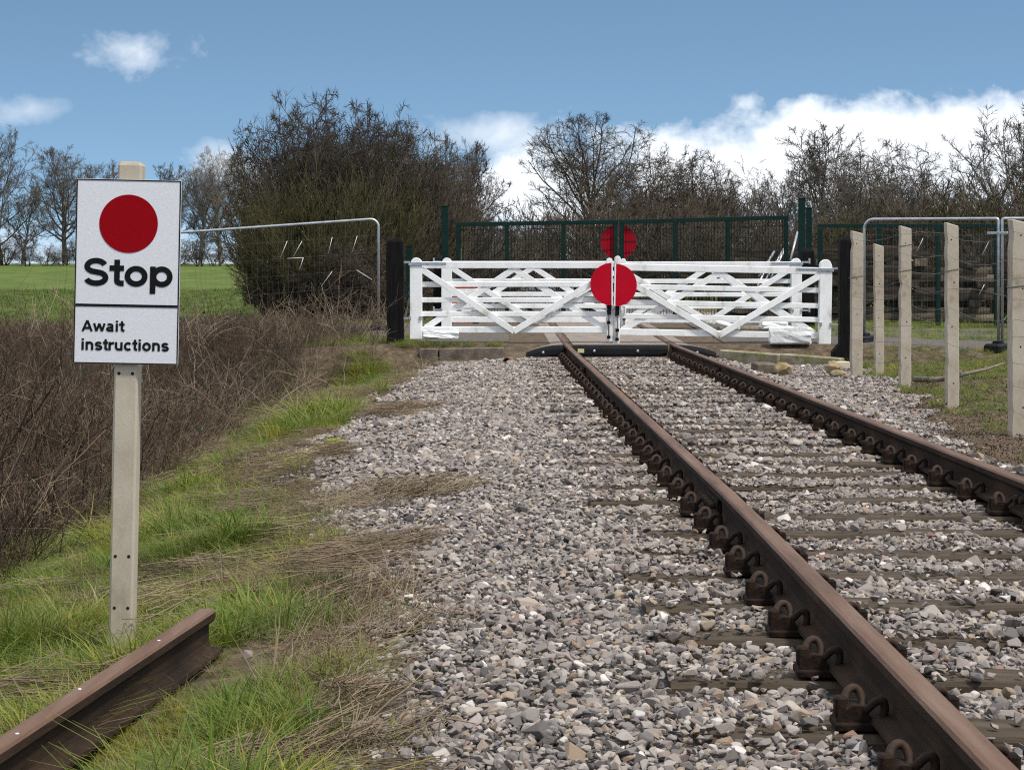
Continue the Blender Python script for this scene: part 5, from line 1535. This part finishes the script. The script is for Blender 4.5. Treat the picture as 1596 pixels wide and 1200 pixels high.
def build_grass():
    gp = [(blades(60 + i, 28, .14, .0056, .05, (.8, 1.2, 1.6, 1.0, 1.9)[i]), M['grass']) for i in range(5)]
    sp = [(blades(80 + i, 18, .16, .0042, .05, (.5, .9, 1.3, 1.7)[i]), M['straw']) for i in range(4)]
    lp = [(straws(90 + i, 20, .24, .09, .0015), M['straw']) for i in range(4)]
    # green blades on the verge
    Ps, Ss = [], []
    for y0, y1, st in ((4.2, 12, .042), (12, 30.2, .062)):
        x, y = jgrid(-3.6, .1, y0, y1, st)
        g = greenness(x, y)
        k = (RNG.random(x.size) < g * .95) & (x < ballast_edge(y) + .10 + .1 * vnoise(x, y, .4, 33)) & (x > -3.3 + .3 * vnoise(x, y, .8, 34))
        x, y, g = x[k], y[k], g[k]
        tall = .72 + .68 * np.clip(vnoise(x, y, .55, 35), -.3, 1)
        s = tall * (.60 + .40 * g) * np.exp(RNG.normal(0, .25, x.size)) * (st / .042) ** .35 * (1 + .7 * np.exp(-((x + 2.1) / .6) ** 2 - ((y - 21) / 3) ** 2))
        # keep the foot of the scrap rail visible
        nearrail = (np.abs(x - np.interp(y, [3, 5.2, 7.4], [-1.36, -1.155, -.94])) < .21) & (y < 7.6)
        s[nearrail] *= .40
        s[(np.abs(x + 1.47) < .16) & (np.abs(y - 8.0) < .4)] *= .45
        Ps.append(np.stack([x, y, ground_z(x, y)], -1)); Ss.append(s)
    P = np.concatenate(Ps); S = np.concatenate(Ss)
    scatter('grass', P, zrot(len(P), .16), scl3(S), gp, 'fresh green grass growing on the verge round the stop sign')
    # dry standing grass
    Ps, Ss = [], []
    for y0, y1, st in ((4.2, 12, .060), (12, 30.4, .080)):
        x, y = jgrid(-3.5, .3, y0, y1, st)
        g = greenness(x, y); e = ballast_edge(y)
        pr = np.clip(.34 + .5 * vnoise(x, y, .45, 41) + .40 * np.exp(-((x - e) / .26) ** 2) - .38 * g, .05, .85)
        k = (RNG.random(x.size) < pr * np.clip(1 - (x - e) / .35, 0, 1)) & (x < e + .30 + .2 * vnoise(x, y, .3, 43))
        x, y = x[k], y[k]
        s = (.55 + .5 * np.clip(vnoise(x, y, .6, 44), -.5, 1)) * np.exp(RNG.normal(0, .25, x.size)) * (st / .06) ** .35
        nearrail = (np.abs(x - np.interp(y, [3, 5.2, 7.4], [-1.36, -1.155, -.94])) < .21) & (y < 7.6)
        s[nearrail] *= .45
        s[(np.abs(x + 1.47) < .16) & (np.abs(y - 8.0) < .4)] *= .5
        Ps.append(np.stack([x, y, ground_z(x, y)], -1)); Ss.append(s)
    P = np.concatenate(Ps); S = np.concatenate(Ss)
    scatter('dry_grass', P, zrot(len(P), .25), scl3(S), sp, 'dry straw-coloured grass along the edge of the ballast', 2)
    # flattened mats of dead stalks
    x, y = jgrid(-3.2, .6, 4.4, 30, .072)
    dm = drymask(x, y); e = ballast_edge(y)
    k = (RNG.random(x.size) < np.clip(dm * .7, 0, .30)) | ((x < e + .1) & (RNG.random(x.size) < .22 * (1 - .85 * np.clip(greenness(x, y), 0, 1))))
    k &= ~((np.abs(x - np.interp(y, [3, 5.2, 7.4], [-1.40, -1.20, -.98])) < .20) & (y < 7.6))
    x, y, dm = x[k], y[k], dm[k]
    P = np.stack([x, y, ground_z(x, y) + .018 + .02 * np.clip(dm, 0, 1)], -1)
    rot = np.stack([RNG.normal(0, .06, len(x)), RNG.normal(0, .06, len(x)), .35 + 1.1 * vnoise(x, y, .8, 46) + RNG.normal(0, .25, len(x))], -1)
    scatter('dead_grass_mat', P, rot, scl3(np.exp(RNG.normal(0, .25, len(x)))), lp, 'flattened mats of brown dead grass lying over the ballast edge', 3)
    # right bank: patchy grass and leaf litter
    x, y = jgrid(3.3, 9.5, 12, 30.6, .075)
    g = np.clip(.35 + .9 * vnoise(x, y, 1.1, 51) + .5 * sstep(3.7, 4.6, x), 0, 1) * sstep(3.35, 3.9, x + .3 * vnoise(x, y, .4, 52))
    k = (RNG.random(x.size) < g * .75) & (x > np.interp(y, [12, 16, 20, 25, 31], [3.3, 3.5, 3.9, 4.5, 4.5]) + .3 * vnoise(x, y, .5, 55))
    x, y = x[k], y[k]
    P = np.stack([x, y, ground_z(x, y)], -1)
    scatter('grass', P, zrot(len(P), .2), scl3(.50 * np.exp(RNG.normal(0, .3, len(P)))), gp, 'short patchy grass on the soil behind the concrete posts', 4)
    lit = [(leafy(120 + i, 22, .07, .012, .009), M['litter']) for i in range(3)]
    x, y = jgrid(3.0, 8, 12, 30, .10)
    k = (RNG.random(x.size) < .75 * sstep(3.05, 3.4, x + .15 * vnoise(x, y, .4, 53))) & (x > np.interp(y, [12, 16, 20, 25, 31], [3.05, 3.2, 3.5, 4.2, 4.4])); x, y = x[k], y[k]
    P = np.stack([x, y, ground_z(x, y)], -1)
    scatter('leaf_litter', P, zrot(len(P), .1), scl3(np.exp(RNG.normal(0, .3, len(P)))), lit, 'brown leaf litter on the bare soil right of the track', 5)
    # road edges and strips between the gates
    x, y = jgrid(-6, 9, 38.6, 42.5, .10)
    k = (np.abs(x - xc(np.clip(y, 0, 60))) > 1.9) & (RNG.random(x.size) < .8); x, y = x[k], y[k]
    x2, y2 = jgrid(-1.6, -.1, 30.7, 31.1, .06); kk = RNG.random(x2.size) < np.clip(vnoise(x2, y2, .4, 61) * 1.2, 0, 1); x = np.concatenate([x, x2[kk]]); y = np.concatenate([y, y2[kk]])
    x2, y2 = jgrid(-3.0, -1.35, 30.8, 33.5, .07); kk = RNG.random(x2.size) < .6; x = np.concatenate([x, x2[kk]]); y = np.concatenate([y, y2[kk]])
    x2, y2 = jgrid(4.3, 9.0, 33.5, 38.8, .11); kk = RNG.random(x2.size) < np.clip(.6 + vnoise(x2, y2, .8, 62), 0, 1); x = np.concatenate([x, x2[kk]]); y = np.concatenate([y, y2[kk]])
    P = np.stack([x, y, ground_z(x, y)], -1)
    scatter('grass', P, zrot(len(P), .2), scl3(.6 * np.exp(RNG.normal(0, .3, len(P)))), gp, 'grass strips beside the road at the white gates', 6)
    # tufts in the field
    x, y = jgrid(-46, -3, 46, 110, .55)
    k = (x / y < -.085) & (x / y > -.33); x, y = x[k], y[k]
    P = np.stack([x, y, ground_z(x, y)], -1)
    fp = [(blades(140 + i, 40, .09, .012, .30, .9), M['pasture']) for i in range(3)]
    scatter('field_grass', P, zrot(len(P), .1), scl3(np.exp(RNG.normal(0, .35, len(P)))), fp, 'short green pasture grass of the field', 7)
build_grass()

def build_scrub():
    sp = [(stems(200 + i, (12, 14, 9, 16, 12, 8)[i], (.62, .8, 1.0, .7, .55, .9)[i], .20, (.0040, .0050, .0062, .0046, .0040, .0070)[i], (.6, 1.1, .9, 1.7, 1.5, .6)[i], 6, (3, 2, 4, 2, 3, 5)[i]), M['stem']) for i in range(6)]
    x, y = jgrid(-15, -2.2, 10, 45, .155)
    xr = x - (xc(y) - 1.75)
    edge = np.interp(y, [10, 14, 20, 26, 30, 33, 45], [-2.75, -2.85, -3.0, -2.9, -2.3, -2.2, -4.5]) + .35 * vnoise(x, y, .9, 71) + .2 * vnoise(x, y, .3, 72)
    k = (x < edge) & (x / y > -.33) & ~((y > 36.5) & (x > -2.5 - (y - 36) * .3)) & (RNG.random(x.size) < .93)
    # the road itself and the strip before the fence panel stay lower
    x, y, edge = x[k], y[k], edge[k]
    g = ground_z(x, y)
    rise = sstep(0, 1.6, edge - x)
    hs = (.42 + .66 * rise) * (1 + .45 * vnoise(x, y, 1.0, 73)) * np.exp(RNG.normal(0, .25, x.size))
    hs = hs * (1 - .40 * sstep(20, 29, y))
    on_road = (y > 30.2)
    hs = np.where(on_road, np.minimum(hs, .38 + .25 * RNG.random(x.size)) * (1 - .35 * sstep(34, 38, y)), hs)
    P = np.stack([x, y, g], -1)
    scatter('dead_scrub', P, zrot(len(P), .18), scl3(hs, .1), sp, 'thicket of dead brown bramble and weed stems filling the ditch', 11)
    # tall thin weed stalks standing out of it, and a fringe by the left gate post
    tp = [(stems(230 + i, (4, 3, 5, 2)[i], 1.0, .12, .0058, (.4, .9, .6, 1.6)[i], 6, 5), M['cane']) for i in range(4)]
    x, y = jgrid(-11, -1.4, 12, 36, .42)
    edge = np.interp(y, [10, 14, 20, 26, 30, 36], [-2.9, -3.0, -3.0, -2.7, -1.75, -1.7])
    k = (x < edge) & (x / y > -.33) & (RNG.random(x.size) < .8) & (vnoise(x, y, 1.5, 79) > -.45); x, y = x[k], y[k]
    P = np.stack([x, y, ground_z(x, y)], -1)
    scatter('weed_stalks', P, zrot(len(P), .15), scl3(.85 * np.exp(RNG.normal(0, .22, len(P)))), tp, 'tall dead weed stalks standing above the brambles', 12)
    bl = [(leafy(250 + i, 30, .14, .5, .015), M['leafgreen']) for i in range(3)]
    x, y = jgrid(-9, -2.6, 11, 34, .45)
    k = (x < -2.75) & (x / y > -.33) & (vnoise(x, y, 1.4, 75) > .15) & (RNG.random(x.size) < .5); x, y = x[k], y[k]
    P = np.stack([x, y, ground_z(x, y) + .1], -1)
    scatter('bramble_leaves', P, zrot(len(P), .3), scl3(np.exp(RNG.normal(0, .3, len(P)))), bl, 'dark green bramble leaves among the dead stems', 13)
    # moss cushions by the ballast edge
    rg = random.Random(5); bm = bmesh.new()
    for i in range(34):
        t = rg.random(); px = 440 + 75 * t + rg.uniform(-12, 12); py = 722 - 32 * t + rg.uniform(-6, 6)
        D = F * 1.36 / (py - HZ); x = (px - CX) / F * D
        mtx = Matrix.Translation((x, D, float(ground_z(x, D)) + .03)) @ Matrix.Diagonal((rg.uniform(.04, .10), rg.uniform(.08, .20), rg.uniform(.02, .045), 1))
        bmesh.ops.create_icosphere(bm, subdivisions=2, radius=1, matrix=mtx)
    for v in bm.verts: v.co += Vector((rg.gauss(0, .004), rg.gauss(0, .004), rg.gauss(0, .003)))
    me = bpy.data.meshes.new('moss'); bm.to_mesh(me); bm.free(); me.polygons.foreach_set('use_smooth', [True] * len(me.polygons))
    tag(link('moss', me, M['moss']), 'bright yellow-green moss cushions at the ballast edge', None, None, 'stuff')
build_scrub()
